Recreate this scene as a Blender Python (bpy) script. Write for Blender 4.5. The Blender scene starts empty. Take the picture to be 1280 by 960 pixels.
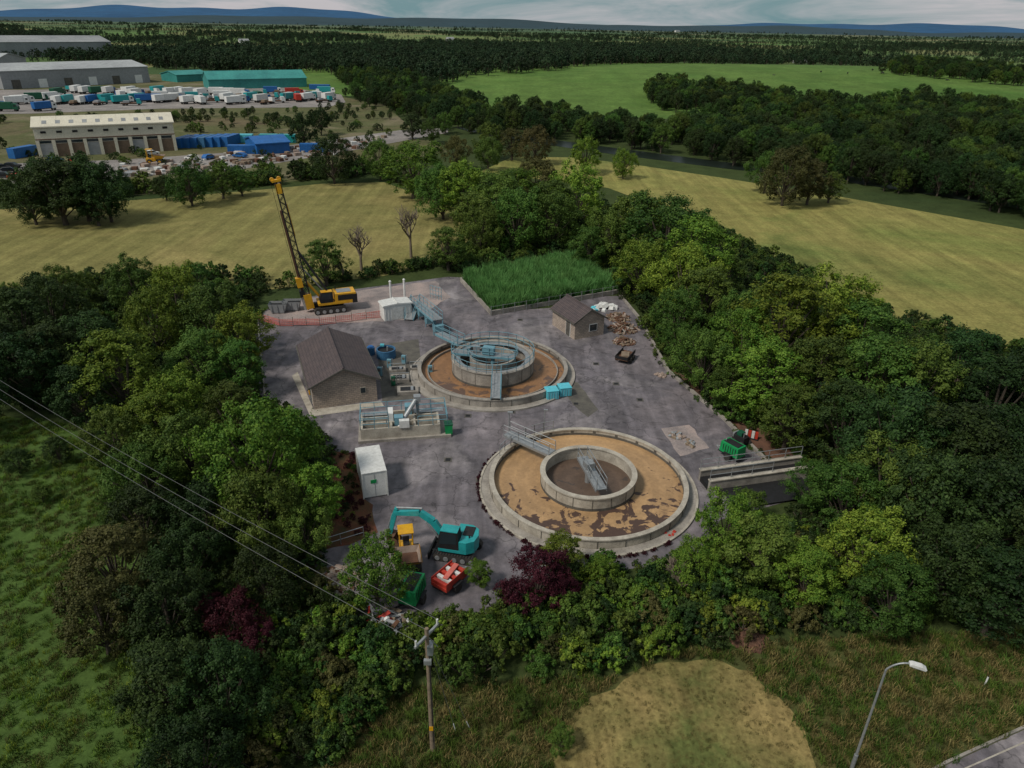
import bpy, math, random
import numpy as np
from mathutils import Matrix, Vector
random.seed(7); rng=np.random.default_rng(7)
H=38.0; F=900.0; PITCH=26.7; ROLL=1.0
scene=bpy.context.scene
# ---------------- camera ----------------
CR=(Matrix.Rotation(math.radians(90-PITCH),3,'X')@Matrix.Rotation(math.radians(ROLL),3,'Z'))
cam=bpy.data.cameras.new('camera'); camo=bpy.data.objects.new('camera',cam)
scene.collection.objects.link(camo); scene.camera=camo
camo.matrix_world=Matrix.Translation((0,0,H))@CR.to_4x4()
cam.sensor_width=36; cam.lens=F/1280*36; cam.clip_start=0.5; cam.clip_end=40000
def hillz(x,y):
    return 12*np.exp(-((x-250)/290.)**2-((y-600)/185.)**2)-1.2
def g(px,py,z=0.0):
    d=CR@Vector(((px-640)/F,-(py-480)/F,-1.0))
    dz=min(d.z,-0.004)
    t=(z-H)/dz
    return (d.x*t,d.y*t)
def gh(px,py,z=0.0):
    x,y=g(px,py,z)
    for i in range(6):
        h=max(0,float(hillz(x,y))); x,y=g(px,py,z+h)
    return x,y,h
def pxm(px,py,z=0):
    x,y=g(px,py,z)
    v=CR.transposed()@Vector((x,y,z-H)); return F/(-v.z)
# ---------------- materials ----------------
def newmat(name):
    m=bpy.data.materials.new(name); m.use_nodes=True
    nt=m.node_tree; b=nt.nodes['Principled BSDF']; return m,nt,b
def c4(c): return (c[0],c[1],c[2],1)
def noise(nt,scale,detail=5,rough=.55,vec=None,dist=0):
    n=nt.nodes.new('ShaderNodeTexNoise'); n.inputs['Scale'].default_value=scale
    n.inputs['Detail'].default_value=detail; n.inputs['Roughness'].default_value=rough
    n.inputs['Distortion'].default_value=dist
    if vec is not None: nt.links.new(vec,n.inputs['Vector'])
    return n.outputs['Fac']
def ramp(nt,fac,stops):
    r=nt.nodes.new('ShaderNodeValToRGB'); e=r.color_ramp.elements
    while len(e)<len(stops): e.new(.5)
    for i,(p,c) in enumerate(stops):
        e[i].position=p; e[i].color=c4(c) if not isinstance(c,(int,float)) else (c,c,c,1)
    nt.links.new(fac,r.inputs['Fac']); return r.outputs['Color']
def mix(nt,f,a,b,mode='MIX'):
    m=nt.nodes.new('ShaderNodeMix'); m.data_type='RGBA'; m.blend_type=mode
    for s,v in ((m.inputs[0],f),(m.inputs[6],a),(m.inputs[7],b)):
        if isinstance(v,(int,float)): s.default_value=v
        elif isinstance(v,tuple): s.default_value=c4(v)
        else: nt.links.new(v,s)
    return m.outputs[2]
def coord(nt,rot=0,scale=(1,1,1),loc=(0,0,0),kind='Object'):
    t=nt.nodes.new('ShaderNodeTexCoord'); mp=nt.nodes.new('ShaderNodeMapping')
    mp.inputs['Rotation'].default_value=(0,0,rot); mp.inputs['Scale'].default_value=scale; mp.inputs['Location'].default_value=loc
    nt.links.new(t.outputs[kind],mp.inputs['Vector']); return mp.outputs['Vector']
def bump(nt,b,h,strength=.3,dist=.05):
    n=nt.nodes.new('ShaderNodeBump'); n.inputs['Strength'].default_value=strength; n.inputs['Distance'].default_value=dist
    nt.links.new(h,n.inputs['Height']); nt.links.new(n.outputs['Normal'],b.inputs['Normal'])
def mat(name,c1,c2=None,scale=2.,rough=.8,metal=0,bm=0,spec=.3):
    m,nt,b=newmat(name)
    if c2 is None: c2=tuple(x*.72 for x in c1)
    v=coord(nt)
    f=noise(nt,scale,6,.65,v); f2=noise(nt,scale*9,3,.6,v)
    col=ramp(nt,f,[(.35,c1),(.68,c2)])
    col=mix(nt,.35,col,ramp(nt,f2,[(.35,.45),(.65,1.0)]),'MULTIPLY')
    nt.links.new(col,b.inputs['Base Color']); b.inputs['Roughness'].default_value=rough
    b.inputs['Metallic'].default_value=metal; b.inputs['Specular IOR Level'].default_value=spec
    if bm: bump(nt,b,f2,bm)
    return m
M={}
def mm(k,*a,**kw): M[k]=mat(k,*a,**kw); return M[k]
mm('concrete',(.36,.33,.29),(.20,.18,.16),scale=.8,bm=.3)
mm('concrete_light',(.48,.44,.37),(.27,.24,.20),scale=.9,bm=.3)
mm('concrete_dark',(.13,.12,.10),(.07,.065,.06),scale=.9,bm=.3)
mm('steel_blue',(.16,.33,.40),(.12,.24,.3),scale=3,rough=.5)
mm('galv',(.4,.42,.43),(.28,.29,.3),scale=4,rough=.45,metal=.5)
mm('wire_grey',(.16,.16,.16),(.12,.12,.12),scale=4,rough=.5)
mm('white_paint',(.78,.78,.76),(.62,.62,.6),scale=1.2,rough=.5)
mm('cream',(.66,.62,.50),(.56,.52,.42),scale=.3,rough=.7)
mm('brown_brick',(.17,.12,.085),(.12,.085,.06),scale=.5,rough=.9)
mm('grey_clad',(.30,.31,.32),(.24,.25,.26),scale=.1,rough=.6)
mm('grey_roof',(.30,.31,.31),(.2,.21,.22),scale=.05,rough=.7)
mm('lt_roof',(.40,.42,.42),(.3,.31,.32),scale=.05,rough=.7)
mm('teal',(.02,.34,.35),(.015,.25,.26),scale=2,rough=.35,spec=.5)
mm('teal_roof',(.05,.28,.25),(.03,.19,.18),scale=.1,rough=.6)
mm('blue',(.02,.13,.40),(.015,.10,.28),scale=.6,rough=.5)
mm('aqua',(.12,.55,.66),(.09,.42,.5),scale=2,rough=.5)
mm('yellow',(.72,.38,.01),(.55,.27,.01),scale=2,rough=.4,spec=.5)
mm('red',(.5,.05,.03),(.35,.03,.02),scale=2,rough=.5)
mm('pinkmesh',(.66,.17,.13),(.48,.12,.10),scale=2,rough=.8)
mm('green_paint',(.01,.30,.09),(.01,.2,.06),scale=2,rough=.45)
mm('dkgreen',(.01,.10,.05),(.01,.07,.04),scale=2,rough=.5)
mm('black',(.02,.02,.022),(.012,.012,.012),scale=3,rough=.6)
mm('rubber',(.03,.03,.03),(.06,.052,.045),scale=3,rough=.9)
mm('rust',(.16,.08,.045),(.09,.05,.035),scale=3,rough=.9)
mm('bark',(.10,.08,.06),(.05,.042,.034),scale=3,rough=.95,bm=.5)
mm('deadwood',(.20,.16,.12),(.12,.095,.075),scale=3,rough=.95)
mm('wood',(.26,.2,.14),(.15,.11,.08),scale=3,rough=.9)
mm('soil',(.16,.08,.05),(.09,.05,.035),scale=.6,rough=1,bm=.6)
mm('redweed',(.15,.05,.03),(.06,.055,.022),scale=.9,rough=1,bm=.6)
mm('rubble',(.40,.31,.26),(.2,.15,.12),scale=1.2,rough=1)
mm('poly_white',(.7,.7,.68),(.5,.5,.48),scale=3,rough=.6)
mm('bluebarrel',(.05,.16,.30),(.03,.1,.2),scale=3,rough=.5)
mm('door',(.05,.09,.07),(.04,.06,.05),scale=3,rough=.6)
m,nt,b=newmat('glass'); b.inputs['Base Color'].default_value=(.02,.03,.035,1); b.inputs['Roughness'].default_value=.08; M['glass']=m
m,nt,b=newmat('water'); b.inputs['Base Color'].default_value=(.012,.018,.014,1); b.inputs['Roughness'].default_value=.3; b.inputs['Specular IOR Level'].default_value=.25; M['water']=m
# asphalt
m,nt,b=newmat('asphalt'); v=coord(nt)
big=noise(nt,.09,6,.6,v,1.0); midn=noise(nt,.8,6,.7,v); fine=noise(nt,14,3,.7,v)
col=ramp(nt,big,[(.33,(.19,.165,.175)),(.5,(.125,.112,.125)),(.66,(.24,.215,.22))])
col=mix(nt,.8,col,ramp(nt,midn,[(.35,.55),(.62,1.08)]),'MULTIPLY')
col=mix(nt,.5,col,ramp(nt,fine,[(.3,.6),(.7,1.15)]),'MULTIPLY')
vo=nt.nodes.new('ShaderNodeTexVoronoi'); vo.feature='DISTANCE_TO_EDGE'; vo.inputs['Scale'].default_value=.16
wn=nt.nodes.new('ShaderNodeTexNoise'); wn.inputs['Scale'].default_value=.7; wn.inputs['Detail'].default_value=4
nt.links.new(v,wn.inputs['Vector']); ad=nt.nodes.new('ShaderNodeVectorMath'); ad.operation='ADD'
sc=nt.nodes.new('ShaderNodeVectorMath'); sc.operation='SCALE'; sc.inputs['Scale'].default_value=2.4
nt.links.new(wn.outputs['Color'],sc.inputs[0]); nt.links.new(v,ad.inputs[0]); nt.links.new(sc.outputs[0],ad.inputs[1]); nt.links.new(ad.outputs[0],vo.inputs['Vector'])
col=mix(nt,1.0,col,ramp(nt,vo.outputs['Distance'],[(0.0,.5),(.014,1.0)]),'MULTIPLY')
st=noise(nt,.35,4,.6,coord(nt,loc=(40,7,0)),.5)
col=mix(nt,1.,col,ramp(nt,st,[(.28,.5),(.40,1.0)]),'MULTIPLY')
s2=noise(nt,.5,4,.6,coord(nt,rot=.6,scale=(1,.16,1)),.8)
col=mix(nt,.75,col,ramp(nt,s2,[(.35,.68),(.5,1.0),(.66,1.45)]),'MULTIPLY')
nt.links.new(col,b.inputs['Base Color']); b.inputs['Roughness'].default_value=.85; bump(nt,b,fine,.3,.02); M['asphalt']=m
# gravel pad
m,nt,b=newmat('gravel'); v=coord(nt)
a=noise(nt,.25,6,.65,v); f=noise(nt,5,4,.7,v)
col=ramp(nt,a,[(.32,(.40,.31,.28)),(.5,(.29,.24,.225)),(.66,(.18,.155,.155))]); col=mix(nt,.6,col,ramp(nt,f,[(.3,.5),(.7,1.2)]),'MULTIPLY')
nt.links.new(col,b.inputs['Base Color']); b.inputs['Roughness'].default_value=.95; M['gravel']=m
# ground / grass
def grassmat(name,stops,big=.05,stripe=None,rot=0,fine=3,sstr=.5,dist=3):
    m,nt,b=newmat(name); v=coord(nt)
    a=noise(nt,big,8,.62,v,.6); f=noise(nt,fine,5,.75,v); f3=noise(nt,fine*.12,5,.7,v)
    col=ramp(nt,a,stops)
    col=mix(nt,.75,col,ramp(nt,f,[(.3,.5),(.7,1.25)]),'MULTIPLY')
    col=mix(nt,.7,col,ramp(nt,f3,[(.3,.6),(.7,1.2)]),'MULTIPLY')
    if stripe:
        w=noise(nt,stripe,5,.65,coord(nt,rot=rot,scale=(1,.05,1)),.15)
        col=mix(nt,sstr,col,ramp(nt,w,[(.32,.6),(.68,1.35)]),'MULTIPLY')
    nt.links.new(col,b.inputs['Base Color']); b.inputs['Roughness'].default_value=1; b.inputs['Specular IOR Level'].default_value=.1
    bump(nt,b,f,.5,.1); M[name]=m; return m
grassmat('ground_grass',[(.3,(.035,.055,.018)),(.5,(.05,.07,.022)),(.7,(.03,.05,.016))],big=.02,fine=2)
grassmat('hayfield',[(.3,(.27,.23,.085)),(.5,(.20,.185,.065)),(.68,(.31,.255,.10))],big=.03,stripe=.45,rot=1.35,fine=2,sstr=.55)
grassmat('rightfield',[(.3,(.18,.20,.055)),(.5,(.27,.24,.078)),(.68,(.145,.175,.048))],big=.025,stripe=.4,rot=.62,fine=2,sstr=.6)
grassmat('pasture',[(.3,(.075,.155,.03)),(.5,(.11,.185,.042)),(.7,(.06,.135,.028))],big=.008,stripe=.05,rot=.5,fine=.5,sstr=.3)
grassmat('meadow',[(.3,(.05,.095,.022)),(.5,(.075,.125,.03)),(.7,(.035,.07,.018))],big=.06,fine=3)
grassmat('roughgrass',[(.3,(.15,.125,.048)),(.5,(.085,.09,.03)),(.7,(.04,.058,.019))],big=.14,fine=3)
grassmat('mown',[(.34,(.30,.225,.09)),(.5,(.21,.175,.065)),(.64,(.115,.13,.04))],big=.12,stripe=1.1,rot=1.0,fine=3,sstr=.65,dist=5)
grassmat('scrub',[(.3,(.15,.12,.07)),(.5,(.10,.11,.045)),(.7,(.22,.18,.12))],big=.03,fine=1)
grassmat('pale_yard',[(.3,(.30,.27,.25)),(.5,(.24,.22,.21)),(.7,(.36,.33,.31))],big=.03,fine=1)
# patchwork far fields on the ground
m=M['ground_grass']; nt=m.node_tree; b=nt.nodes['Principled BSDF']
old=b.inputs['Base Color'].links[0].from_socket
vv=nt.nodes.new('ShaderNodeTexVoronoi'); vv.inputs['Scale'].default_value=.0045; nt.links.new(coord(nt,rot=.4),vv.inputs['Vector'])
fc=ramp(nt,vv.outputs['Color'],[(.2,(.05,.085,.03)),(.45,(.08,.13,.04)),(.6,(.20,.18,.08)),(.8,(.085,.15,.045))])
tc=nt.nodes.new('ShaderNodeTexCoord'); sp=nt.nodes.new('ShaderNodeSeparateXYZ'); nt.links.new(tc.outputs['Object'],sp.inputs[0])
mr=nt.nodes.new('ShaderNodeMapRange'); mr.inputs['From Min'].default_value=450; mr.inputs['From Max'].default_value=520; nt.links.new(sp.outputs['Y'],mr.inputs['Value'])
mr_haze=nt.nodes.new('ShaderNodeMapRange'); mr_haze.inputs['From Min'].default_value=2200; mr_haze.inputs['From Max'].default_value=7000; nt.links.new(sp.outputs['Y'],mr_haze.inputs['Value'])
cc=mix(nt,mr.outputs[0],old,fc); cc=mix(nt,mr_haze.outputs[0],cc,(.03,.06,.075)); nt.links.new(cc,b.inputs['Base Color'])  # far ground blends to blue, distance haze painted into its colour
# roof tiles
m,nt,b=newmat('roof_tiles'); v=coord(nt)
w=nt.nodes.new('ShaderNodeTexWave'); w.inputs['Scale'].default_value=.9; nt.links.new(v,w.inputs['Vector'])
w.bands_direction='Y'
w2=nt.nodes.new('ShaderNodeTexWave'); w2.bands_direction='X'; w2.inputs['Scale'].default_value=.9; nt.links.new(v,w2.inputs['Vector'])
col=ramp(nt,noise(nt,1.2,6,.7,v),[(.3,(.10,.072,.070)),(.7,(.05,.038,.042))])
col=mix(nt,.6,col,ramp(nt,w.outputs['Fac'],[(.05,.35),(.3,1.)]),'MULTIPLY'); col=mix(nt,.5,col,ramp(nt,w2.outputs['Fac'],[(.05,.4),(.3,1.)]),'MULTIPLY')
nt.links.new(col,b.inputs['Base Color']); b.inputs['Roughness'].default_value=.75; bump(nt,b,w.outputs['Fac'],.6,.05); M['roof_tiles']=m
# blockwork
m,nt,b=newmat('blockwork'); tcn=nt.nodes.new('ShaderNodeTexCoord'); spx=nt.nodes.new('ShaderNodeSeparateXYZ'); nt.links.new(tcn.outputs['Object'],spx.inputs[0])
a=nt.nodes.new('ShaderNodeMath'); a.operation='ADD'; nt.links.new(spx.outputs['X'],a.inputs[0]); nt.links.new(spx.outputs['Y'],a.inputs[1])
cb=nt.nodes.new('ShaderNodeCombineXYZ'); nt.links.new(a.outputs[0],cb.inputs[0]); nt.links.new(spx.outputs['Z'],cb.inputs[1])
br=nt.nodes.new('ShaderNodeTexBrick'); br.inputs['Scale'].default_value=1; br.inputs['Brick Width'].default_value=.46; br.inputs['Row Height'].default_value=.23; br.inputs['Mortar Size'].default_value=.02
br.inputs['Color1'].default_value=(.42,.335,.27,1); br.inputs['Color2'].default_value=(.31,.25,.21,1); br.inputs['Mortar'].default_value=(.17,.15,.13,1)
nt.links.new(cb.outputs[0],br.inputs['Vector'])
col=mix(nt,.5,br.outputs['Color'],ramp(nt,noise(nt,.9,6,.7,tcn.outputs['Object']),[(.3,.6),(.7,1.2)]),'MULTIPLY')
nt.links.new(col,b.inputs['Base Color']); b.inputs['Roughness'].default_value=.95; M['blockwork']=m
# sludge surface in tanks
def sludge(name,tan,dark,bias,rin,rout,seed,thr=.60):
    m,nt,b=newmat(name); v=coord(nt,loc=(0,0,seed))
    tc=nt.nodes.new('ShaderNodeTexCoord'); sp=nt.nodes.new('ShaderNodeSeparateXYZ'); nt.links.new(tc.outputs['Object'],sp.inputs[0])
    n1=noise(nt,.55,6,.6,v,1.2); n2=noise(nt,3,5,.7,v,.5); n0=noise(nt,.18,3,.5,v)
    y=nt.nodes.new('ShaderNodeMath'); y.operation='MULTIPLY_ADD'; y.inputs[1].default_value=-bias/9; nt.links.new(sp.outputs['Y'],y.inputs[0]); nt.links.new(n1,y.inputs[2])
    mask=ramp(nt,y.outputs[0],[(thr,0.),(thr+.025,1.)])
    c=ramp(nt,n0,[(.3,tan),(.5,tuple(x*.78 for x in tan)),(.7,tuple(x*1.12 for x in tan))])
    c=mix(nt,.6,c,ramp(nt,n2,[(.3,.65),(.7,1.15)]),'MULTIPLY')
    vl=nt.nodes.new('ShaderNodeVectorMath'); vl.operation='LENGTH'; nt.links.new(tc.outputs['Object'],vl.inputs[0])
    ad=nt.nodes.new('ShaderNodeMath'); ad.operation='MULTIPLY_ADD'; ad.inputs[1].default_value=2.2; nt.links.new(n1,ad.inputs[0]); nt.links.new(vl.outputs['Value'],ad.inputs[2])
    si=nt.nodes.new('ShaderNodeMath'); si.operation='SINE'; m3=nt.nodes.new('ShaderNodeMath'); m3.operation='MULTIPLY'; m3.inputs[1].default_value=5.; nt.links.new(ad.outputs[0],m3.inputs[0]); nt.links.new(m3.outputs[0],si.inputs[0])
    c=mix(nt,.35,c,ramp(nt,si.outputs[0],[(.0,.75),(1.,1.1)]),'MULTIPLY')
    d=mix(nt,n2,dark,tuple(x*2 for x in dark))
    c=mix(nt,mask,c,d); nt.links.new(c,b.inputs['Base Color']); b.inputs['Roughness'].default_value=.6; bump(nt,b,n2,.4,.05)
    M[name]=m; return m
sludge('sludge_near',(.44,.27,.13),(.045,.025,.018),.20,4,9,3.3,.595)
sludge('sludge_far',(.30,.155,.07),(.07,.042,.03),.10,4,9,9.1,.58)
sludge('sludge_dark',(.13,.085,.06),(.04,.03,.025),.05,4,9,5.1)
# leaves
def leafmat(name,dk,lt,hue=.035,val=.34):
    m,nt,b=newmat(name)
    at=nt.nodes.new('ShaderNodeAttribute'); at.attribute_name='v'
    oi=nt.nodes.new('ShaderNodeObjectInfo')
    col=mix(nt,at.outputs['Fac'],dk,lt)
    hs=nt.nodes.new('ShaderNodeHueSaturation')
    mh=nt.nodes.new('ShaderNodeMapRange'); mh.inputs['To Min'].default_value=.5-hue; mh.inputs['To Max'].default_value=.5+hue*.6; nt.links.new(oi.outputs['Random'],mh.inputs['Value'])
    ml=nt.nodes.new('ShaderNodeMath'); ml.operation='MULTIPLY'; ml.inputs[1].default_value=7.31; nt.links.new(oi.outputs['Random'],ml.inputs[0])
    fr=nt.nodes.new('ShaderNodeMath'); fr.operation='FRACT'; nt.links.new(ml.outputs[0],fr.inputs[0])
    mv=nt.nodes.new('ShaderNodeMapRange'); mv.inputs['To Min'].default_value=1-val; mv.inputs['To Max'].default_value=1+val; nt.links.new(fr.outputs[0],mv.inputs['Value'])
    nt.links.new(mh.outputs[0],hs.inputs['Hue']); nt.links.new(mv.outputs[0],hs.inputs['Value']); nt.links.new(col,hs.inputs['Color'])
    nt.links.new(hs.outputs[0],b.inputs['Base Color']); b.inputs['Roughness'].default_value=.6; b.inputs['Specular IOR Level'].default_value=.15
    tr=nt.nodes.new('ShaderNodeBsdfTranslucent'); nt.links.new(hs.outputs[0],tr.inputs['Color'])
    mx=nt.nodes.new('ShaderNodeMixShader'); mx.inputs[0].default_value=.2
    nt.links.new(b.outputs[0],mx.inputs[1]); nt.links.new(tr.outputs[0],mx.inputs[2])
    nt.links.new(mx.outputs[0],nt.nodes['Material Output'].inputs['Surface']); M[name]=m
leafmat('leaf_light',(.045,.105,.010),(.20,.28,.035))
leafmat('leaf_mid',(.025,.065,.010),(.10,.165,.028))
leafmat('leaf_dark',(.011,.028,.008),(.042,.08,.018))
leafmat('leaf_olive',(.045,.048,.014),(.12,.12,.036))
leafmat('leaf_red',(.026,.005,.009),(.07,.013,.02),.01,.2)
leafmat('leaf_far_haze',(.014,.035,.017),(.045,.078,.032),.03,.45)  # bluish tint in the leaf colour stands in for distance haze
leafmat('leaf_reed',(.045,.13,.03),(.13,.29,.085),.012,.25)
leafmat('leaf_straw',(.12,.11,.04),(.30,.235,.09),.01,.2)
# ---------------- mesh builder ----------------
class MB:
    def __init__(s): s.v=[];s.f=[];s.m=[];s.mats=[];s.M=Matrix.Identity(4)
    def mi(s,k):
        if k not in s.mats: s.mats.append(k)
        return s.mats.index(k)
    def add(s,vs,fs,k):
        o=len(s.v); s.v+=[tuple(s.M@Vector(p)) for p in vs]; s.f+=[tuple(i+o for i in f) for f in fs]; s.m+=[s.mi(k)]*len(fs)
    def box(s,c,sz,k,rz=0,rx=0,ry=0,top=1.0):
        R=Matrix.Translation(c)@Matrix.Rotation(rz,4,'Z')@Matrix.Rotation(ry,4,'Y')@Matrix.Rotation(rx,4,'X')
        x,y,z=[a/2 for a in sz]; t=top
        vs=[(-x,-y,-z),(x,-y,-z),(x,y,-z),(-x,y,-z),(-x*t,-y*t,z),(x*t,-y*t,z),(x*t,y*t,z),(-x*t,y*t,z)]
        s.add([tuple(R@Vector(p)) for p in vs],[(0,3,2,1),(4,5,6,7),(0,1,5,4),(1,2,6,5),(2,3,7,6),(3,0,4,7)],k)
    def cyl(s,p0,p1,r0,k,r1=None,n=8,cap=True):
        if r1 is None: r1=r0
        p0=Vector(p0);p1=Vector(p1); d=(p1-p0)
        if d.length<1e-6: return
        d.normalize(); a=d.orthogonal().normalized(); bb=d.cross(a)
        vs=[];fs=[]
        for i in range(n):
            t=2*math.pi*i/n; o=a*math.cos(t)+bb*math.sin(t); vs.append(tuple(p0+o*r0)); vs.append(tuple(p1+o*r1))
        for i in range(n):
            j=(i+1)%n; fs.append((2*i,2*j,2*j+1,2*i+1))
        if cap: fs.append(tuple(2*i for i in range(n))[::-1]); fs.append(tuple(2*i+1 for i in range(n)))
        s.add(vs,fs,k)
    def prism(s,poly,z0,z1,k):
        n=len(poly); vs=[(p[0],p[1],z0) for p in poly]+[(p[0],p[1],z1) for p in poly]
        fs=[tuple(range(n))[::-1],tuple(range(n,2*n))]+[(i,(i+1)%n,(i+1)%n+n,i+n) for i in range(n)]
        s.add(vs,fs,k)
    def sideprism(s,poly,y0,y1,k):
        n=len(poly); vs=[(p[0],y0,p[1]) for p in poly]+[(p[0],y1,p[1]) for p in poly]
        fs=[tuple(range(n)),tuple(range(n,2*n))[::-1]]+[(i+n,(i+1)%n+n,(i+1)%n,i) for i in range(n)]
        s.add(vs,fs,k)
    def ring(s,r0,r1,z0,z1,k,n=96,c=(0,0),a0=0,a1=2*math.pi):
        vs=[];fs=[];full=abs(a1-a0-2*math.pi)<1e-6; cnt=n if full else n+1
        for i in range(cnt):
            t=a0+(a1-a0)*i/n; cx,sy=math.cos(t),math.sin(t)
            for r,z in ((r0,z0),(r1,z0),(r1,z1),(r0,z1)): vs.append((c[0]+r*cx,c[1]+r*sy,z))
        for i in range(n):
            a=4*i; b_=4*((i+1)%cnt)
            for q in range(4): fs.append((a+q,b_+q,b_+(q+1)%4,a+(q+1)%4))
        s.add(vs,fs,k)
    def disc(s,r,z,k,n=96): s.add([(r*math.cos(2*math.pi*i/n),r*math.sin(2*math.pi*i/n),z) for i in range(n)],[tuple(range(n))],k)
    def rail(s,pts,k='steel_blue',h=1.1,sp=1.5,r=.035,closed=False,mid=2):
        P=[Vector(p) for p in pts]
        if closed: P=P+[P[0]]
        for a,b_ in zip(P[:-1],P[1:]):
            for q in range(mid): 
                hh=h*(1-q/ mid) if mid>0 else h
                s.cyl(a+Vector((0,0,hh)),b_+Vector((0,0,hh)),r,k,n=5,cap=False)
            n=max(1,int((b_-a).length/sp))
            for i in range(n+1):
                p=a.lerp(b_,i/n); s.cyl(p,p+Vector((0,0,h)),r,k,n=5,cap=False)
    def build(s,name,parent=None,loc=(0,0,0),rz=0,bevel=0,smooth=False):
        me=bpy.data.meshes.new(name); me.from_pydata(s.v,[],s.f)
        for k in s.mats: me.materials.append(M[k])
        me.polygons.foreach_set('material_index',s.m)
        me.update()
        o=bpy.data.objects.new(name,me); scene.collection.objects.link(o)
        o.location=loc; o.rotation_euler=(0,0,rz)
        if parent: o.parent=parent
        if bevel:
            b=o.modifiers.new('bevel','BEVEL'); b.width=bevel; b.segments=2; b.limit_method='ANGLE'
        return o
def empty(name,loc,rz=0):
    o=bpy.data.objects.new(name,None); scene.collection.objects.link(o); o.location=loc; o.rotation_euler=(0,0,rz); return o
def sheet(name,pxpoly,z,k,world=False):
    pts=[(p[0],p[1]) if world else g(*p) for p in pxpoly]
    b=MB(); b.add([(x,y,z) for x,y in pts],[tuple(range(len(pts)))],k)
    o=b.build(name); 
    if o.data.polygons[0].normal.z<0: o.data.flip_normals()
    return o
def ang(a,b_): return math.atan2(b_[1]-a[1],b_[0]-a[0])
def dist(a,b_): return math.hypot(b_[1]-a[1],b_[0]-a[0])
# ---------------- ground & fields ----------------
b=MB(); ys=[-200,0,100,250,500,1000,2000,4000,8000,14000]; xs=[-14000,-7000,-3000,-1200,-500,-200,0,200,500,1200,3000,7000,14000]
vs=[(x,y,0) for y in ys for x in xs]; nx=len(xs)
b.add(vs,[(j*nx+i,j*nx+i+1,(j+1)*nx+i+1,(j+1)*nx+i) for j in range(len(ys)-1) for i in range(nx-1)],'ground_grass'); b.build('ground')
b=MB(); N=60; X=np.linspace(-450,950,N); Y=np.linspace(230,1000,N); vs=[(float(x),float(y),float(hillz(x,y))) for y in Y for x in X]
b.add(vs,[(j*N+i,j*N+i+1,(j+1)*N+i+1,(j+1)*N+i) for j in range(N-1) for i in range(N-1)],'pasture'); o=b.build('hill')
for p in o.data.polygons: p.use_smooth=True
sheet('hay_field',[(-300,300),(-200,262),(0,262),(200,248),(340,236),(400,230),(480,228),(575,262),(590,300),(560,325),(480,345),(420,352),(340,362),(250,350),(150,340),(40,375),(-300,470)],.03,'hayfield')
sheet('stubble_field',[(600,215),(640,196),(720,197),(800,207),(900,222),(1050,246),(1280,287),(1500,335),(1700,420),(1500,480),(1280,440),(1150,415),(1080,385),(1000,350),(920,300),(880,270),(800,250),(760,235)],.03,'rightfield')
sheet('river',[(560,158),(620,172),(760,192),(900,210),(1060,228),(1280,262),(1500,300),(1500,290),(1280,252),(1060,220),(900,202),(760,184),(620,165)],.05,'water')
sheet('scrubland',[(-300,215),(0,222),(160,245),(420,222),(480,205),(560,190),(520,165),(480,130),(420,120),(430,95),(-100,90),(-500,110)],.02,'scrub')
sheet('industrial_yard_paving',[(-400,150),(-300,115),(60,112),(420,106),(432,128),(410,134),(200,136),(40,142)],.06,'pale_yard')
sheet('industrial_road',[(-300,222),(0,205),(150,200),(300,190),(500,163),(560,160),(560,166),(430,190),(300,212),(150,222),(0,250),(-300,268)],.06,'pale_yard')
sheet('meadow',[(-200,500),(0,520),(90,530),(140,600),(170,700),(180,820),(200,1040),(-500,1040),(-400,600)],.008,'meadow')
sheet('rough_verge',[(380,1040),(430,900),(500,860),(640,850),(760,850),(860,815),(1000,800),(1280,790),(1500,850),(1400,1000),(1200,1040)],.012,'roughgrass')
arc=[(690,1010),(700,930),(725,885),(775,848),(835,826),(890,822),(940,842),(985,885),(1010,925),(1030,970),(1040,1010)]
def jag(P,amp=.35,step=1.2):
    out=[]
    for a_,c_ in zip(P,P[1:]+P[:1]):
        n=max(1,int(dist(a_,c_)/step))
        for i in range(n):
            t=i/n; out.append((a_[0]+(c_[0]-a_[0])*t+random.uniform(-amp,amp),a_[1]+(c_[1]-a_[1])*t+random.uniform(-amp,amp)))
    return out
sheet('mown_grass',jag([g(*q) for q in arc],.3,.8),.02,'mown',world=True)
yard=[(318,400),(345,378),(440,362),(560,346),(578,347),(612,390),(700,384),(745,370),(775,370),(800,400),(835,465),(905,525),(968,588),(1010,590),(1010,620),(900,650),(870,700),(760,715),(690,720),(640,760),(520,790),(470,800),(435,760),(395,720),(390,680),(435,650),(440,575),(405,555),(370,520),(325,495)]
sheet('yard_asphalt',yard,.016,'asphalt')
sheet('gravel_pad',jag([g(*q) for q in [(322,399),(347,379),(440,364),(545,351),(562,372),(520,398),(475,402),(400,404)]],.3),.022,'gravel',world=True)
sheet('concrete_apron',[(473,452),(471,432),(523,424),(526,452),(530,478),(524,498),(478,503)],.022,'concrete_dark')
sheet('concrete_path',[(365,470),(372,465),(392,512),(476,501),(480,508),(388,521)],.026,'concrete_light')
sheet('weed_bed',jag([g(*q) for q in [(412,565),(446,568),(470,664),(440,680),(398,690)]],.3),.03,'redweed',world=True)
sheet('soil_border',jag([g(*q) for q in [(838,462),(870,475),(1010,570),(1015,590),(968,586),(905,522)]],.15),.03,'soil',world=True)
sheet('patch_asphalt',jag([g(*q) for q in [(700,475),(722,478),(748,512),(735,522),(716,505)]],.1),.021,'concrete_dark',world=True)
sheet('repair_slab',jag([g(*q) for q in [(826,535),(862,530),(885,560),(850,572)]],.2),.024,'gravel',world=True)
sheet('access_road',[(1090,1010),(1180,958),(1290,908),(1500,830),(1700,900),(1500,1100),(1100,1100)],.03,'asphalt')
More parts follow.
